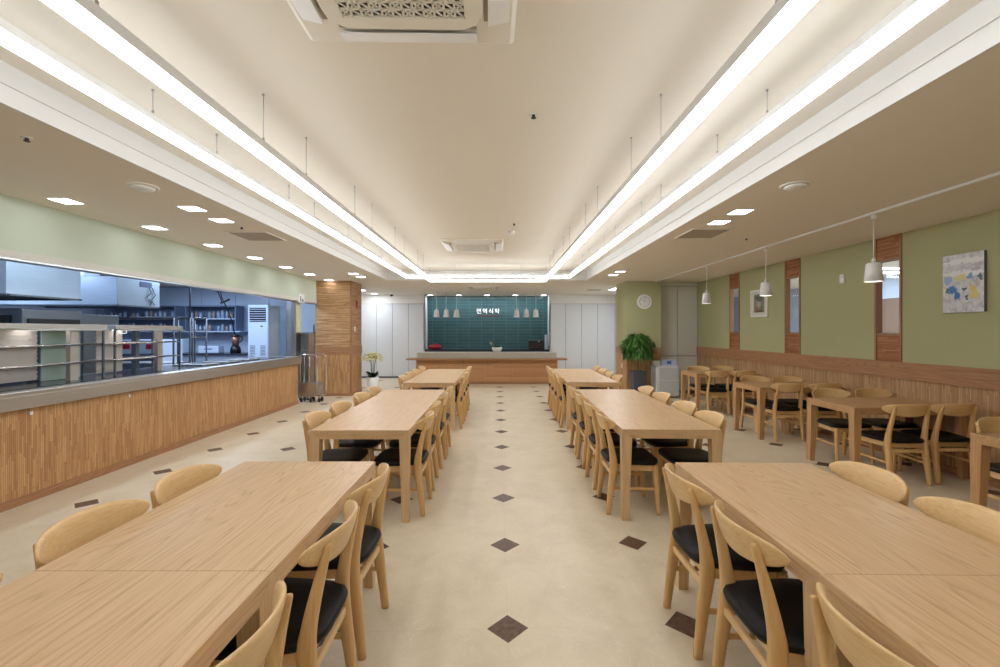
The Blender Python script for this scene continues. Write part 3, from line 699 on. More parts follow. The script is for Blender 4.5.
# sign letters
def text_mesh(body, size, mat, loc, parent, name, depth=.012):
    cu = bpy.data.curves.new('txt', 'FONT'); cu.body = body; cu.size = size; cu.extrude = depth; cu.align_x = 'CENTER'; cu.align_y = 'CENTER'; cu.offset = size*.012
    tmp = bpy.data.objects.new('txt', cu); COL.objects.link(tmp)
    bpy.context.view_layer.update()
    dg = bpy.context.evaluated_depsgraph_get()
    me = bpy.data.meshes.new_from_object(tmp.evaluated_get(dg))
    bpy.data.objects.remove(tmp); bpy.data.curves.remove(cu)
    me.materials.clear(); me.materials.append(M[mat])
    o = bpy.data.objects.new(name, me); COL.objects.link(o); o.parent = parent
    o.rotation_euler = (PI/2, 0, 0); o.location = loc
    return o
sg = thing('wall_sign', 'white Korean letter sign with small red line below on the teal tiles', 'sign', (-.34, NY-.014, 2.16))
for i, ch in enumerate('면역식탁'):
    text_mesh(ch, .19, 'letter', (-.305+.205*i, 0, .03), sg, 'letter')
MB().box(-.40, .40, -.002, .012, -.135, -.105).build('underline', 'letter_red', sg)

# pendants
def pendant(name, label, x, y, ztop, zbot, rt, rb, group, ceil=CEIL, socket=True):
    t = thing(name, label, 'pendant lamp', (x, y, ceil), 0, group)
    m_ = MB(); h0, h1 = zbot-ceil, ztop-ceil
    m_.lathe([(rb-.004, h0), (rb, h0), (rt, h1-.012), (rt-.012, h1), (.012, h1+.004), (.012, h1-.002), (rt-.014, h1-.006), (rb-.004, h0)], 0, 0, 32, False, False)
    m_.build('shade', 'shade_white', t)
    MB().tube([(0, 0, h1), (0, 0, -.03)], .004).build('cord', 'white_metal', t)
    MB().lathe([(.012, h1+.05), (.018, h1+.03), (.018, h1)], 0, 0, 12).build('cap', 'white_metal', t)
    MB().lathe([(.022, -.07), (.022, -.0225)], 0, 0, 14).build('ceiling_socket', 'white_metal', t)
    MB().lathe([(.01, h0+.02), (.035, h0+.03), (.04, h0+.055), (.02, h0+.1), (.014, h1-.004)], 0, 0, 16).build('bulb', 'bulb', t)
    return t
RX = 3.726
tr = thing('track_rail', 'thin white ceiling track rail carrying the pendants along the right wall', 'track rail', (RX, 6, CEIL))
MB().box(-.016, .016, -9, 4.7, -.022, -.0005).build('rail', 'white_metal', tr)
for k, y in enumerate((4.364, 6.12, 7.86)):
    pendant('pendant_lamp', 'white cone pendant on the right wall track, %s from the camera' % ORD[k], RX, y, 2.205, 2.02, .062, .077, 'pendants on the right track')
for k, px in enumerate((436.5, 446.2, 456.5, 516.6, 526.4, 535.8)):
    x = (px-498)*13.2/440
    pendant('small_pendant_lamp', 'white pendant over the stone counter, %s of the %s trio' % (('leftmost','middle','rightmost')[k % 3], 'left' if k < 3 else 'right'), x, 13.2, 2.17, 1.95, .062, .092, 'pendants over the stone counter')
    if True: pass

# downlights
def downlight(x, y, label, group, r=.085, ceil=CEIL):
    t = thing('downlight', label, 'downlight', (x, y, ceil), 0, group)
    m_ = MB(); a, b = r+.008, r
    m_.box(-a, a, -a, -b, -.004, -.0004); m_.box(-a, a, b, a, -.004, -.0004); m_.box(-a, -b, -b, b, -.004, -.0004); m_.box(b, a, -b, b, -.004, -.0004)
    m_.build('frame', 'white_metal', t)
    MB().box(-b, b, -b, b, -.003, -.0006).build('diffuser', 'down_light', t)
    return t
for k in range(7):
    downlight(-3.92, 3.99+1.035*k, 'square recessed downlight, %s from camera in row beside the kitchen fascia' % ORD[k], 'downlights along the kitchen fascia')
prs = [((-2.945, 4.24), 'nearer of the front left pair between kitchen row and ceiling tray'), ((-2.945, 4.69), 'farther of the front left pair between kitchen row and ceiling tray'),
       ((-2.98, 9.07), 'nearer of the rear left pair by the wooden pillar'), ((-2.98, 9.56), 'farther of the rear left pair by the wooden pillar'),
       ((2.4, 4.36), 'nearer of the front right pair beside the ceiling vent'), ((2.4, 4.78), 'farther of the front right pair beside the ceiling vent'),
       ((2.43, 8.76), 'nearer of the rear right pair left of the clock column'), ((2.43, 9.26), 'farther of the rear right pair left of the clock column'),
       ((3.27, 12.2), 'nearer of the pair behind the clock column'), ((3.27, 12.6), 'farther of the pair behind the clock column'),
       ((-3.95, 12.78), 'nearer one in the bay behind the wooden pillar'), ((-3.9, 13.9), 'farther one in the bay behind the wooden pillar')]
for (x, y), s_ in prs: downlight(x, y, 'square downlight, ' + s_, 'downlights around the low ceiling')
for k, px in enumerate((430.2, 458.8, 487, 515.2, 543.8)):
    downlight((px-498)*14.5/440, 14.5, 'small square downlight above the teal niche, %s from the left' % ORD[k], 'downlights above the teal niche', .08)

# linear lights (two nested suspended rectangles)
def loop_light(label, xl, xr, yf, z0, z1, w, wires, yn=-2.4):
    t = thing('linear_light', label, 'light', ((xl+xr)/2, 4, HIGH))
    hw = w/2
    m_ = MB()
    zm = z0+.04
    m_.box(xl-hw, xl+hw, yn, yf+hw, zm, z1-.003); m_.box(xr-hw, xr+hw, yn, yf+hw, zm, z1-.003); m_.box(xl+hw, xr-hw, yf-hw, yf+hw, zm, z1-.003)
    part(m_, 'housing', 'white_metal', t)
    m_ = MB(); q = .002
    m_.box(xl-hw+q, xl+hw-q, yn, yf+hw-q, z0, zm); m_.box(xr-hw+q, xr+hw-q, yn, yf+hw-q, z0, zm); m_.box(xl+hw-q, xr-hw+q, yf-hw+q, yf+hw-q, z0, zm)
    part(m_, 'diffuser', 'strip_light', t)
    m_ = MB(); q = .012
    m_.box(xl-hw+q, xl+hw-q, yn, yf+hw-q, z1-.003, z1); m_.box(xr-hw+q, xr+hw-q, yn, yf+hw-q, z1-.003, z1); m_.box(xl+hw-q, xr-hw+q, yf-hw+q, yf+hw-q, z1-.003, z1)
    part(m_, 'upper_diffuser', 'strip_up', t)
    for y in wires:
        for x in (xl, xr):
            part(MB().tube([(x, y, z1), (x, y, HIGH)], .0022, 6).lathe([(.007, HIGH-.012), (.007, HIGH-.001)], x, y, 10).lathe([(.006, z1), (.006, z1+.03)], x, y, 8), 'hanging_wire', 'steel', t)
    for x in (xl+.5, (xl+xr)/2, xr-.5):
        part(MB().tube([(x, yf, z1), (x, yf, HIGH)], .0022, 6), 'hanging_wire', 'steel', t)
    return t
wy = []
for k in range(-1, 5): wy += [2.60+1.66*k, 3.18+1.66*k]
loop_light('inner and lower of the two suspended rectangular light lines', -1.386, .963, 9.10, 2.55, 2.64, .054, [y for y in wy if -2 < y < 8.9])
loop_light('outer and higher of the two suspended rectangular light lines', -2.0, 1.56, 9.64, 2.695, 2.778, .052, [y-.05 for y in wy if -2 < y < 9.4])

# cassette air conditioners
def cassette(label, x, y, z, S, group='ceiling cassette air conditioners', rz=0):
    t = thing('cassette_air_conditioner', label, 'air conditioner', (x, y, z), rz, group)
    h = S/2
    def rr(hx, hy, r, n=6):
        pts = []
        for (sx, sy, a0) in ((1,1,0), (-1,1,90), (-1,-1,180), (1,-1,270)):
            for i in range(n+1):
                a = math.radians(a0+90*i/n); pts.append((sx*(hx-r)+r*math.cos(a), sy*(hy-r)+r*math.sin(a)))
        return pts
    m_ = MB(); m_.rings([[(a, b, zz) for a, b in reversed(rr(hx, hx, .02))] for hx, zz in ((h, -.0005), (h, -.012), (h-.02, -.024))], smooth=False)
    m_.build('panel', 'ac_white', t)
    hi = h*.70
    m_ = MB()
    outer = rr(hi, hi, .11); 
    inn = rr(hi*.78, hi*.78, .004)
    m_.rings([[(a, b, zz) for a, b in reversed(outer)] for zz in (-.024, -.044)]+[[(a*.985, b*.985, -.050) for a, b in reversed(outer)]]+[[(a, b, -.050) for a, b in reversed(inn)]]+[[(a, b, -.036) for a, b in reversed(inn)]], True, False, smooth=False)
    m_.build('grille_frame', 'ac_white', t)
    g = hi*.78
    MB().box(-g, g, -g, g, -.036, -.034).build('grille_backing', 'ac_dark', t)
    m_ = MB(); step = g*2/12; wv = .0045
    n = 12
    for k in range(n+1):
        c = -g+k*step
        m_.box(c-wv, c+wv, -g, g, -.047, -.040); m_.box(-g, g, c-wv, c+wv, -.047, -.040)
    for k in range(-n+1, n):
        # diagonals both ways
        o = k*step
        xa, xb = max(-g, -g-o), min(g, g-o)
        if xb > xa:
            m_.bar((xa, xa+o, -.0435), (xb, xb+o, -.0435), wv*1.4, .006)
            if k % 2 == 0: m_.bar((xa, -(xa+o), -.0435), (xb, -(xb+o), -.0435), wv*1.4, .006)
    m_.build('grille', 'ac_white', t)
    for a in range(4):
        c, s_ = math.cos(a*PI/2), math.sin(a*PI/2)
        def R_(x_, y_, z_): return (x_*c-y_*s_, x_*s_+y_*c, z_)
        L_ = h*.64
        m_ = MB(); o1, o2 = hi+.004, h-.03
        m_.add([R_(o1, -L_, -.0235), R_(o1, L_, -.0235), R_(o1+.03, L_, -.0235), R_(o1+.03, -L_, -.0235)], [(0,1,2,3)]); 
        m_.add([R_(o1, -L_, -.026), R_(o1, L_, -.026), R_(o1+.02, L_, -.026), R_(o1+.02, -L_, -.026)], [(3,2,1,0)])
        m_.build('air_outlet', 'vent', t)
        m_ = MB(); m_.add([R_(o1+.018, -L_, -.05), R_(o1+.018, L_, -.05), R_(o2, L_, -.028), R_(o2, -L_, -.028), R_(o1+.018, -L_, -.046), R_(o1+.018, L_, -.046), R_(o2, L_, -.024), R_(o2, -L_, -.024)], [(3,2,1,0), (4,5,6,7), (0,1,5,4), (1,2,6,5), (2,3,7,6), (3,0,4,7)])
        m_.build('flap', 'white_metal', t)
    return t
cassette('white ceiling cassette air conditioner nearest the camera, cut by the top edge', -.40, 1.635, HIGH, .97, rz=.02)
cassette('small-looking ceiling cassette air conditioner at the far end of the raised ceiling', -.40, 7.17, HIGH, .97)
cassette('ceiling cassette on the low ceiling between tray and teal niche', -.37, 11.85, CEIL, .92)

# vents, diffusers, sprinklers
def vent(label, x, y, w, d):
    t = thing('ceiling_vent', label, 'vent', (x, y, CEIL), 0, 'square ceiling vents')
    m_ = MB(); f = .02
    m_.box(-w/2, w/2, -d/2, -d/2+f, -.008, -.0005); m_.box(-w/2, w/2, d/2-f, d/2, -.008, -.0005); m_.box(-w/2, -w/2+f, -d/2+f, d/2-f, -.008, -.0005); m_.box(w/2-f, w/2, -d/2+f, d/2-f, -.008, -.0005)
    m_.build('frame', 'ac_white', t); MB().box(-w/2+f, w/2-f, -d/2+f, d/2-f, -.005, -.0005).build('mesh_panel', 'vent', t)
vent('beige square ceiling vent beside the front left downlight pair', -3.0, 5.48, .5, .52); vent('beige square ceiling vent beside the front right downlight pair', 2.48, 5.33, .48, .52); vent('small beige ceiling vent right of the teal niche', 2.75, 12.6, .45, .45)
def diffuser(label, x, y, r=.112):
    t = thing('round_diffuser', label, 'diffuser', (x, y, CEIL), 0, 'round air diffusers')
    MB().lathe([(r, -.0005), (r, -.006), (r*.82, -.014), (r*.8, -.004)], 0, 0, 32, True, False).build('ring', 'ac_white', t)
    MB().lathe([(r*.74, -.0045), (r*.74, -.018), (r*.66, -.028), (.01, -.03)], 0, 0, 32).build('disc', 'white_metal', t)
diffuser('round white air diffuser in the left low ceiling', -2.89, 3.58); diffuser('round white air diffuser in the right low ceiling', 2.4, 3.55)
for (x, y, z, s_) in ((-2.87, 2.68, CEIL, 'near the left edge of the low ceiling'), (-2.9, 4.98, CEIL, 'next to the left ceiling vent'), (3.15, 5.58, CEIL, 'between right vent and track rail'),
                      (.23, 2.84, HIGH, 'on the raised ceiling, nearest the camera'), (.21, 5.72, HIGH, 'on the raised ceiling before the far cassette')):
    t = thing('sprinkler', 'small sprinkler head ' + s_, 'sprinkler', (x, y, z), 0, 'sprinkler heads')
    MB().lathe([(.028, -.0005), (.026, -.006)], 0, 0, 16).build('rose', 'white_metal', t); MB().lathe([(.01, -.006), (.01, -.02), (.016, -.022), (.016, -.026)], 0, 0, 12).build('head', 'ac_dark', t)
for (x, y, s_) in ((.19, 6.2, 'raised ceiling just beyond the second sprinkler'), ):
    t = thing('smoke_detector', 'round white smoke detector on the ' + s_, 'smoke detector', (x, y, HIGH)); MB().lathe([(.05, -.0005), (.048, -.02), (.03, -.034), (.01, -.036)], 0, 0, 20).build('body', 'white_metal', t)
t = thing('security_camera', 'small black dome camera on the ceiling by the left white panels', 'camera', (-3.4, 14.05, CEIL))
MB().lathe([(.06, -.0005), (.06, -.02)], 0, 0, 18).build('base', 'white_metal', t); MB().lathe([(.05, -.02), (.048, -.045), (.03, -.07), (.005, -.078)], 0, 0, 18).build('dome', 'black', t)

# wall objects
pm = painting_mat('painting_abstract', [(.3, rgb(176, 174, 186)), (.5, rgb(208, 208, 214)), (.7, rgb(226, 228, 232))],
    [(0, .23, .3, .035, rgb(232, 232, 234)), (0, .1, .3, .03, rgb(232, 232, 234)), (.15, .04, .035, .05, rgb(150, 178, 220)), (.02, .06, .085, .04, rgb(222, 212, 150)), (-.07, .07, .03, .035, rgb(120, 160, 208)),
     (.1, -.06, .06, .045, rgb(60, 124, 192)), (.06, -.13, .035, .06, rgb(50, 112, 190)), (.16, -.07, .025, .025, rgb(70, 110, 110)), (-.02, -.06, .025, .03, rgb(70, 104, 96)), (-.04, -.15, .02, .03, rgb(80, 110, 80)),
     (-.1, -.06, .045, .045, rgb(222, 200, 110)), (-.11, -.13, .035, .045, rgb(224, 206, 120)), (-.17, .05, .025, .03, rgb(96, 120, 130))], .035, 8)
t = thing('canvas_painting', 'pale abstract canvas with blue and yellow patches on the green wall', 'painting', (XR, 4.58, 2.03))
MB().box(-.032, -.030, -.2, .205, -.305, .305).build('canvas', pm, t); MB().box(-.03, -.002, -.2, .205, -.305, .305).build('shaded_stretcher', 'steel_dark', t)  # body behind the canvas coloured dark to stand in for edge shadow
pm2 = painting_mat('painting_small', [(.3, rgb(120, 112, 100)), (.5, rgb(150, 142, 128)), (.7, rgb(166, 160, 150))],
    [(0, .1, .14, .06, rgb(96, 104, 92)), (0, -.02, .06, .05, rgb(176, 178, 172)), (.08, -.1, .05, .05, rgb(160, 110, 96)), (-.09, -.08, .04, .05, rgb(110, 126, 90)), (0, -.15, .16, .02, rgb(90, 76, 66))], .05, 10)
t = thing('framed_picture', 'small dark picture in a white frame with mount, behind the middle pendant', 'picture', (XR, 8.18, 2.045))
m_ = MB(); a, b = .265, .255
m_.box(-.03, -.002, -a, a, b-.03, b); m_.box(-.03, -.002, -a, a, -b, -b+.03); m_.box(-.03, -.002, -a, -a+.03, -b+.03, b-.03); m_.box(-.03, -.002, a-.03, a, -b+.03, b-.03)
m_.build('frame', 'white', t, .003); MB().box(-.016, -.002, -a+.03, a-.03, -b+.03, b-.03).build('mount', 'panel_warm', t); MB().box(-.018, -.016, -.16, .16, -.17, .17).build('print', pm2, t)
t = thing('thermostat', 'small white rectangular control on the green wall between two slim windows', 'thermostat', (XR, 6.21, 2.265))
MB().box(-.02, -.001, -.04, .04, -.065, .065).build('body', 'white_metal', t, .004); MB().box(-.0215, -.0198, -.025, .025, .01, .045).build('display', 'panel_gloss', t)
# clock
t = thing('wall_clock', 'round white wall clock on the green column', 'clock', (3.46, cy0, 2.22))
def disc_y(prof, n=40):
    m_ = MB(); m_.rings([[(r*math.cos(2*PI*i/n), y, r*math.sin(2*PI*i/n)) for i in range(n)] for r, y in prof]); return m_
disc_y([(.17, -.001), (.175, -.02), (.172, -.035), (.15, -.038), (.145, -.03)]).build('rim', 'white_metal', t)
disc_y([(.146, -.028), (.145, -.031)]).build('face', 'clock_face', t)
for k in range(12):
    a = PI/2-k*PI/6
    text_mesh(str(12 if k == 0 else k), .042, 'black', (.115*math.cos(a), -.032, .115*math.sin(a)), t, 'numeral', .0005)
MB().bar((0, -.034, 0), (-.045, -.034, .045), .009, .002, (0,1,0)).build('hour_hand', 'grey', t); MB().bar((0, -.036, 0), (.02, -.036, .095), .006, .002, (0,1,0)).build('minute_hand', 'grey', t)
t = thing('wall_switch', 'small white switch plate on the wooden side of the clock column', 'switch', (cx0-.002, 10.8, .68)); MB().box(-.01, 0, -.035, .035, -.06, .06).build('plate', 'white_metal', t, .002)
t = thing('alarm_box', 'small red alarm box high on the side of the wooden pillar', 'alarm', (px1, 10.72, 2.18)); MB().box(0, .02, -.05, .05, -.1, .1).build('body', 'red', t, .004); MB().box(.02, .024, -.03, .03, .0, .06).build('window', 'black', t)
t = thing('wall_switch', 'white switch plate at the side of the wooden pillar below the alarm box', 'switch', (px1, 10.6, 1.58)); MB().box(0, .01, -.04, .04, -.06, .06).build('plate', 'white_metal', t, .002)

# orchid, tree, purifier
t = thing('potted_orchid', 'yellow orchid in a tall white pot beside the wooden pillar', 'plant', (-3.1, 10.9, 0))
MB().lathe([(.1, 0), (.11, .02), (.155, .39), (.14, .39), (.13, .34)], 0, 0, 28).build('pot', 'pot_white', t)
MB().lathe([(.0, .35), (.136, .35)], 0, 0, 20, False, False).build('soil', 'soil', t)
def f3(k):
    a = random.uniform(0, 2*PI); return ((.04*math.cos(a), .04*math.sin(a), .36), (math.cos(a), math.sin(a), random.uniform(.5, 2.4)), random.uniform(.2, .34), .04)
leafmesh(26, f3, 'leaf_dark', 'foliage', t)
for k in range(7):
    a = 2*PI*k/7; r = .17
    MB().tube([(.03*math.cos(a), .03*math.sin(a), .36), (.05*math.cos(a), .05*math.sin(a), .7), (.1*math.cos(a), .1*math.sin(a), .93), (r*math.cos(a), r*math.sin(a), .96), (r*1.5*math.cos(a), r*1.5*math.sin(a), .86)], .005, 6).build('flower_stem', 'stem', t)
def f4(k):
    b = k//5; a = 2*PI*(b % 7)/7+random.Random(b).uniform(-.35, .35); rr_ = random.Random(b+50).uniform(.03, .27); zz = 1.0-.5*max(0, rr_-.12)**1.0-random.Random(b+9).uniform(0, .16)
    c = 2*PI*(k % 5)/5
    return ((rr_*math.cos(a), rr_*math.sin(a), zz), (math.cos(c), math.sin(c)-.2, random.uniform(-.4, .6)), .055, .022)
leafmesh(5*90, f4, 'petal', 'blossom', t)
t = thing('potted_tree', 'leafy green tree in a square grey planter before the clock column', 'plant', (3.2, 10.06, 0))
m_ = MB(); m_.rings([[(-a, -a, z), (a, -a, z), (a, a, z), (-a, a, z)] for a, z in ((.12, 0), (.155, .62), (.14, .62), (.135, .56))], smooth=False); m_.build('planter', 'pot_grey', t, .004)
MB().box(-.135, .135, -.135, .135, .54, .565).build('soil', 'soil', t)
m_ = MB(); m_.tube([(0, 0, .56), (.01, 0, .8), (-.01, 0, 1.0), (0, 0, 1.15)], [.022, .02, .018, .014])
for k in range(9):
    a = 2*PI*k/9; m_.tube([(0, 0, 1.0), (.15*math.cos(a), .13*math.sin(a), 1.2), (.27*math.cos(a), .2*math.sin(a), 1.25)], [.01, .007, .004], 6)
m_.build('trunk', 'bark', t)
def f5(k):
    a = random.uniform(0, 2*PI); u = random.uniform(-.75, 1); rr_ = math.sqrt(max(0, 1-u*u))*random.uniform(.45, 1); 
    p = (.36*rr_*math.cos(a), .22*rr_*math.sin(a), 1.2+.27*u)
    return (p, (math.cos(a), math.sin(a), random.uniform(-1.1, .3)), random.uniform(.09, .14), .022)
leafmesh(900, f5, 'leaf', 'foliage', t)
def f6(k):
    a = random.uniform(0, 2*PI); return ((.28*math.cos(a), .2*math.sin(a), 1.02+random.uniform(-.06, .12)), (math.cos(a)*.6, math.sin(a)*.6, -1), random.uniform(.1, .15), .022)
leafmesh(160, f6, 'leaf', 'drooping_foliage', t)
t = thing('air_purifier', 'white two-part air purifier standing by the white corner panels', 'air purifier', (3.86, 10.2, 0))
MB().box(-.27, .27, -.2, .17, .04, .74).build('cabinet', plain('purifier_white', rgb(214, 216, 216), .4), t, .03, 3); MB().box(-.23, .23, -.17, .15, 0, .04).build('base', 'grey', t)
m_ = MB(); m_.box(-.19, .25, -.206, -.2, .42, .69); m_.box(-.19, .25, -.206, -.2, .08, .40); m_.build('front_panel', plain('purifier_front', rgb(196, 200, 204), .35), t, .002)
t = thing('tissue_box', 'blue and white patterned box on top of the air purifier', 'box', (3.93, 10.2, .74)); MB().box(-.17, .17, -.1, .1, 0, .12).build('carton', plain('carton_pattern', rgb(186, 194, 216), .5, noise=.35, nscale=14), t, .003); MB().box(-.05, .05, -.102, -.1, .03, .1).build('printed_badge', plain('badge_blue', rgb(70, 110, 190), .5), t)
t = thing('paper_pack', 'small white pack beside the patterned box on the air purifier', 'box', (3.67, 10.2, .74)); MB().box(-.07, .07, -.08, .08, 0, .10).build('pack', 'white', t, .01)

# ================================================================ TABLES
TH = .737; TW = .79; TL = 1.22
def make_table(label, L=TL, W=TW, mt='table', me_='table_x', name='dining_table', group='long row tables'):
    t = thing(name, label, 'table', (0,0,0), 0, group)
    hx, hy = W/2, L/2; rim = .072
    MB().box(-hx, hx, -hy, hy, TH-.028, TH).build('tabletop', mt, t, .0015)
    th = .022
    MB().box(-hx, hx, -hy, -hy+th, TH-rim, TH-.028).build('end_apron', me_, t); MB().box(-hx, hx, hy-th, hy, TH-rim, TH-.028).build('end_apron', me_, t)
    MB().box(-hx, -hx+th, -hy+th, hy-th, TH-rim, TH-.028).build('side_apron', mt, t); MB().box(hx-th, hx, -hy+th, hy-th, TH-rim, TH-.028).build('side_apron', mt, t)
    a, b, q = .078, .056, .0009
    for sx in (-1, 1):
        for sy in (-1, 1):
            ox, oy = sx*(hx+q), sy*(hy+q)
            def ring(w, z): return [(ox, oy, z), (ox-sx*w, oy, z), (ox-sx*w, oy-sy*w, z), (ox, oy-sy*w, z)]
            r0, r1 = ring(b, 0), ring(a, TH-rim)
            vs = r0+r1+[(ox, oy, TH-.0015)]
            fs = [(3,2,1,0),(0,1,5,4),(1,2,6,5),(2,3,7,6),(3,0,4,7),(4,5,8),(5,6,8),(6,7,8),(7,4,8)]
            if sx*sy < 0: fs = [tuple(reversed(f)) for f in fs]
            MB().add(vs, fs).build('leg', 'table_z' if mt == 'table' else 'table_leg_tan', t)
    return t
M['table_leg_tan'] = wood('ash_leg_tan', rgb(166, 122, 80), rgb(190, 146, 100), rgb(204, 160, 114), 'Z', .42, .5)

# ================================================================ CHAIR
def superring(cx, cy, z, hx, hy, n=12, p=3.0):
    out = []
    for i in range(n):
        a = 2*PI*(i+.5)/n; c, s_ = math.cos(a), math.sin(a)
        out.append((cx+hx*math.copysign(abs(c)**(2/p), c), cy+hy*math.copysign(abs(s_)**(2/p), s_), z))
    return out
def catmull(P, n=5):
    out = []
    for i in range(len(P)-1):
        p0, p1, p2, p3 = P[max(i-1, 0)], P[i], P[i+1], P[min(i+2, len(P)-1)]
        for k in range(n):
            t = k/n
            out.append([.5*((2*b)+(-a+c)*t+(2*a-5*b+4*c-d)*t*t+(-a+3*b-3*c+d)*t**3) for a, b, c, d in zip(p0, p1, p2, p3)])
    out.append(list(P[-1])); return out
def make_chair(name='dining_chair'):
    t = thing(name, 'x', 'chair')
    # upholstered pad: rounded trapezoid, slightly domed
    n = 40
    def outline(k, z, grow):
        pts = []
        for i in range(n):
            a = 2*PI*i/n; c, s_ = math.cos(a), math.sin(a); p = 4.4
            u = math.copysign(abs(c)**(2/p), c); v = math.copysign(abs(s_)**(2/p), s_)
            hx = (.212+.026*v)*k+grow
            pts.append((u*hx, .005+v*(.212*k+grow), z+.010*u*u*0))
        return pts
    m_ = MB()
    m_.rings([outline(1, .415, -.012), outline(1, .418, 0), outline(1, .436, .006), outline(1, .450, 0), outline(1, .457, -.016), outline(.7, .460, -.01), outline(.35, .456, 0), outline(.05, .454, 0)])
    m_.build('seat', 'pad', t)
    # frame under the pad
    m_ = MB()
    m_.bar((-.165, -.165, .388), (-.19, .17, .388), .022, .05); m_.bar((.165, -.165, .388), (.19, .17, .388), .022, .05)
    m_.bar((-.185, .165, .388), (.185, .165, .388), .022, .05); m_.bar((-.165, -.15, .388), (.165, -.15, .388), .022, .05)
    m_.build('seat_frame', 'chair_x', t, .003)
    for s_ in (-1, 1):
        # rear leg running up into the back upright: splayed foot, knee at seat height, leaning top
        P = catmull([(s_*.190, -.208, 0, .018, .019), (s_*.187, -.185, .2, .020, .026), (s_*.182, -.160, .39, .021, .034), (s_*.178, -.168, .50, .019, .027), (s_*.170, -.196, .64, .017, .020), (s_*.164, -.229, .772, .013, .013)])
        rs = [superring(p[0], p[1], p[2], p[3], p[4]) for p in P]
        e_ = P[-1]; rs.append(superring(e_[0], e_[1]-.003, e_[2]+.007, e_[3]*.7, e_[4]*.7)); rs.append(superring(e_[0], e_[1]-.003, e_[2]+.010, e_[3]*.3, e_[4]*.3))
        MB().rings(rs).build('leg', 'chair_z', t)
        P = catmull([(s_*.205, .205, 0, .014, .014), (s_*.2, .192, .2, .019, .019), (s_*.196, .178, .413, .023, .023)])
        MB().rings([superring(p[0], p[1], p[2], p[3], p[4]) for p in P]).build('leg', 'chair_z', t)
        MB().bar((s_*.184, -.19, .215), (s_*.199, .19, .215), .016, .024).build('stretcher', 'chair_z', t, .004)
    MB().bar((-.178, -.175, .335), (.178, -.175, .335), .018, .034).build('stretcher', 'chair_x', t, .004)
    # curved back plate
    rs = []; N_ = 30
    for i in range(N_+1):
        u = -1+2*i/N_; U = math.copysign(1-(1-abs(u))**1.35, u) if True else u
        x = .238*U; bow = .088*abs(U)**2.1
        A = abs(U); e_ = (max(0, 1-A**6))**.5
        zt = .812-.014*A**2.2; zb = .682+.044*A**2.2
        hh = (zt-zb)/2*e_+.003; tt = .0095*(max(0, 1-A**8))**.5+.002
        zc = (zt+zb)/2; yc = -.243+bow
        dx = Vector((1, 2.1*.088*abs(U)**1.1*math.copysign(1, U)/.238, 0)).normalized(); nrm = Vector((-dx.y, dx.x, 0))
        ring = []
        for k in range(14):
            a = 2*PI*k/14; c, s_ = math.cos(a), math.sin(a); p = 3
            v = math.copysign(abs(c)**(2/p), c)*hh; w = math.copysign(abs(s_)**(2/p), s_)*tt
            lean = -.30*v
            q = Vector((x, yc, zc))+nrm*w+Vector((0, lean, v)); ring.append(tuple(q))
        rs.append(ring)
    MB().rings(rs).build('backrest', 'chair_x', t)
    return t

chair0 = make_chair(); used = [False]
def place_chair(x, y, rz, label, group):
    rz += random.uniform(-.03, .03)
    if not used[0]:
        used[0] = True; chair0.location = (x, y, 0); chair0.rotation_euler = (0,0,rz); chair0['label'] = label; chair0['group'] = group; return chair0
    return dup(chair0, (x, y, 0), rz, label, group)
table0 = [None]
def place_table(x, y, rz, label):
    if table0[0] is None:
        table0[0] = make_table(label); table0[0].location = (x, y, 0); table0[0].rotation_euler = (0,0,rz); return
    dup(table0[0], (x, y, 0), rz, label)
def row(side, name, cx, cy, rz, aisle, outer, L=TL):
    """two tables end to end plus chairs; aisle/outer = chair offsets along the row, near first"""
    c, s_ = math.cos(rz), math.sin(rz)
    def W_(lx, ly): return (cx+lx*c-ly*s_, cy+lx*s_+ly*c)
    for k, ly in enumerate((-L/2-.001, L/2+.001)):
        x, y = W_(0, ly)
        place_table(x, y, rz, 'pale wooden table, %s half of the %s %s table row' % (('nearer','farther')[k], name, side))
    sg_ = 1 if side == 'left' else -1     # +x is the aisle side of the left rows
    grp = 'chairs of the %s %s table row' % (name, side)
    off = TW/2-.125; extra = (.036 if name == 'nearest' else 0); oin = (-.02 if name == 'nearest' and side == 'left' else 0)
    for k, ly in enumerate(aisle):
        x, y = W_(sg_*(off+extra+random.uniform(-.008, .012)), ly)
        place_chair(x, y, rz+(PI/2 if sg_ > 0 else -PI/2), 'wooden black-seated chair, %s from camera, aisle side, %s %s table row' % (ORD[k], name, side), grp)
    for k, ly in enumerate(outer):
        x, y = W_(-sg_*(off+oin+random.uniform(-.008, .012)), ly)
        place_chair(x, y, rz+(-PI/2 if sg_ > 0 else PI/2), 'wooden black-seated chair, %s from camera, outer side, %s %s table row' % (ORD[k], name, side), grp)
# chair pads face the table: rotation +90deg turns local +y to -x
row('left', 'nearest', -1.142, 1.455, 0.0, (-.36, .255, .80), (-.30, .265, .78))
row('left', 'middle', -1.108, 4.735, 0.0, (-.9, -.32, .34, .9), (-.9, -.33, .33, .88))
row('left', 'farthest', -1.06, 7.97, 0.0, (-.9, -.32, .32, .9), (-.88, -.3, .3, .9))
row('right', 'nearest', 1.444, 1.43, -.018, (-.355, .27, .815), (.33, .86))
row('right', 'middle', 1.425, 4.76, -.022, (-.9, -.33, .32, .88), (-.9, -.32, .33, .9))
row('right', 'farthest', 1.50, 8.03, -.03, (-.9, -.3, .32, .9), (-.88, -.3, .3, .9))

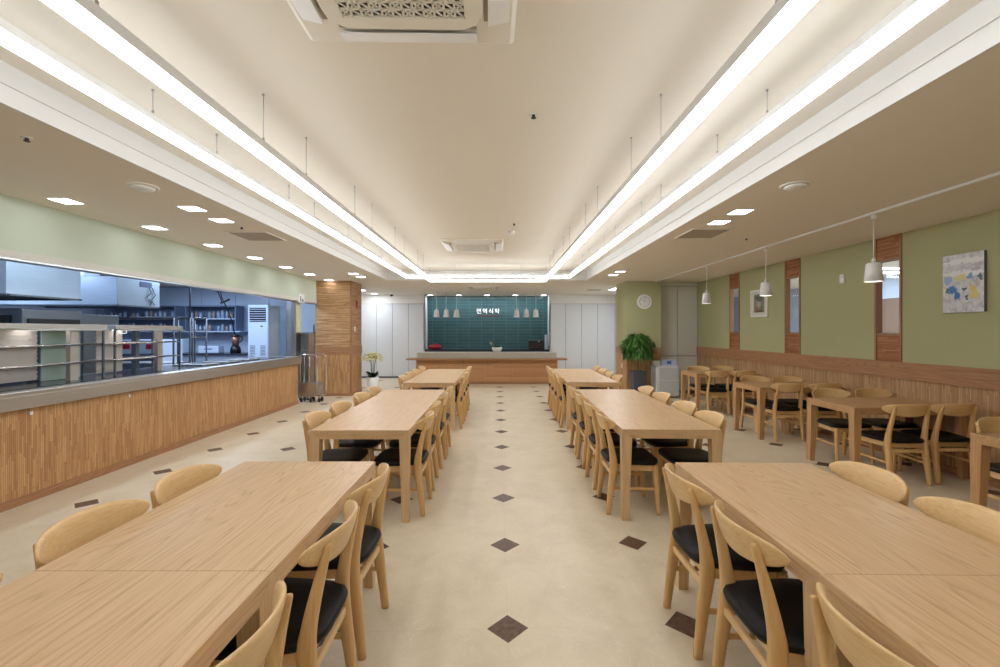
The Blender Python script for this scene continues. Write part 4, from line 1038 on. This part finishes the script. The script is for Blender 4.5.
# side tables along the right wall
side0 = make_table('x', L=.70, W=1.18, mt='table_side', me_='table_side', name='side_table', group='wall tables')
side_used = [False]
def side_table(x, y, rz, who, near, far):
    global side0
    lab = 'tan wooden wall table set endways to the right wall, ' + who
    if not side_used[0]:
        side_used[0] = True; side0.location = (x, y, 0); side0.rotation_euler = (0,0,rz); side0['label'] = lab
    else: dup(side0, (x, y, 0), rz, lab)
    for k, (cx_, cy_) in enumerate(near):
        place_chair(cx_, cy_, rz*.5, 'wooden black-seated chair, %s one facing away at the wall table %s' % (('aisle-side', 'wall-side')[k], who), 'chairs at the wall tables')
    for k, (cx_, cy_) in enumerate(far):
        place_chair(cx_, cy_, PI+rz*.5, 'wooden black-seated chair, %s one facing camera at the wall table %s' % (('aisle-side', 'wall-side')[k], who), 'chairs at the wall tables')
side_table(4.285, 3.10, .03, 'at the right picture edge', [], [(4.12, 3.40), (4.62, 3.40)])
side_table(4.275, 4.90, .0, 'nearest and fully visible', [(4.08, 4.56), (4.585, 4.60)], [(4.09, 5.24), (4.62, 5.24)])
side_table(4.27, 6.53, .0, 'second from the camera', [(4.05, 6.32), (4.57, 6.32)], [(4.07, 6.80), (4.58, 6.80)])
side_table(4.27, 8.50, .0, 'farthest, next to the corner', [(4.02, 8.22), (4.5, 8.24)], [(4.08, 8.80), (4.58, 8.80)])

# ================================================================ LIGHTS
def area(name, loc, sx, sy, power, col, rot=(0,0,0)):
    l = bpy.data.lights.new(name, 'AREA'); l.shape = 'RECTANGLE'; l.size = sx; l.size_y = sy; l.energy = power; l.color = col
    o = bpy.data.objects.new(name, l); COL.objects.link(o); o.location = loc; o.rotation_euler = rot; return o
for (x, y) in ((-6.4, 3.0), (-7.5, 6.2), (-7.2, 9.6), (-5.4, 8.8)):
    area('kitchen_lamps_and_fill', (x, y, CEIL-.02),   .3, 1.2, 60, (.62, .78, 1.0))
for (x, y, p_) in ((-3.95, 12.78, 15), (-3.9, 13.75, 8), (3.27, 12.2, 11), (3.27, 12.6, 11), (-2.98, 9.3, 14), (2.43, 9.0, 14)):
    area('downlight_lamp', (x, y, CEIL-.012), .14, .14, p_, (.9, .95, 1.0))
area('kitchen_lamps_and_fill', (-4.75, 5.2, CEIL-.02), .2, 1.6, 26, (.7, .83, 1.0))  # unseen fill lamp added to brighten the nearer hood and the shutters
area('corridor_lamp', (6.8, 8.5, CEIL-.04), .4, 4, 160, (.75, .87, 1.0))
area('niche_lamp', (-.35, 14.5, CEIL-.02), 3.8, .1, 26, (.85, .93, 1.0))
w = bpy.data.worlds.new('world'); sc.world = w; w.use_nodes = True
w.node_tree.nodes['Background'].inputs[0].default_value = (.9, .95, 1, 1); w.node_tree.nodes['Background'].inputs[1].default_value = .3

# ================================================================ CAMERA
cam = bpy.data.cameras.new('camera'); co = bpy.data.objects.new('camera', cam); COL.objects.link(co)
co.location = (0, 0, H); co.rotation_euler = (PI/2, 0, 0)
cam.sensor_width = 36; cam.lens = 440*36/1000; cam.shift_x = .002; cam.shift_y = -.0025
cam.clip_start = .05
sc.camera = co
sc.view_settings.view_transform = 'Standard'; sc.view_settings.look = 'None'; sc.view_settings.exposure = .12
sc.cycles.max_bounces = 8; sc.cycles.diffuse_bounces = 5; sc.cycles.glossy_bounces = 4; sc.cycles.sample_clamp_indirect = 4
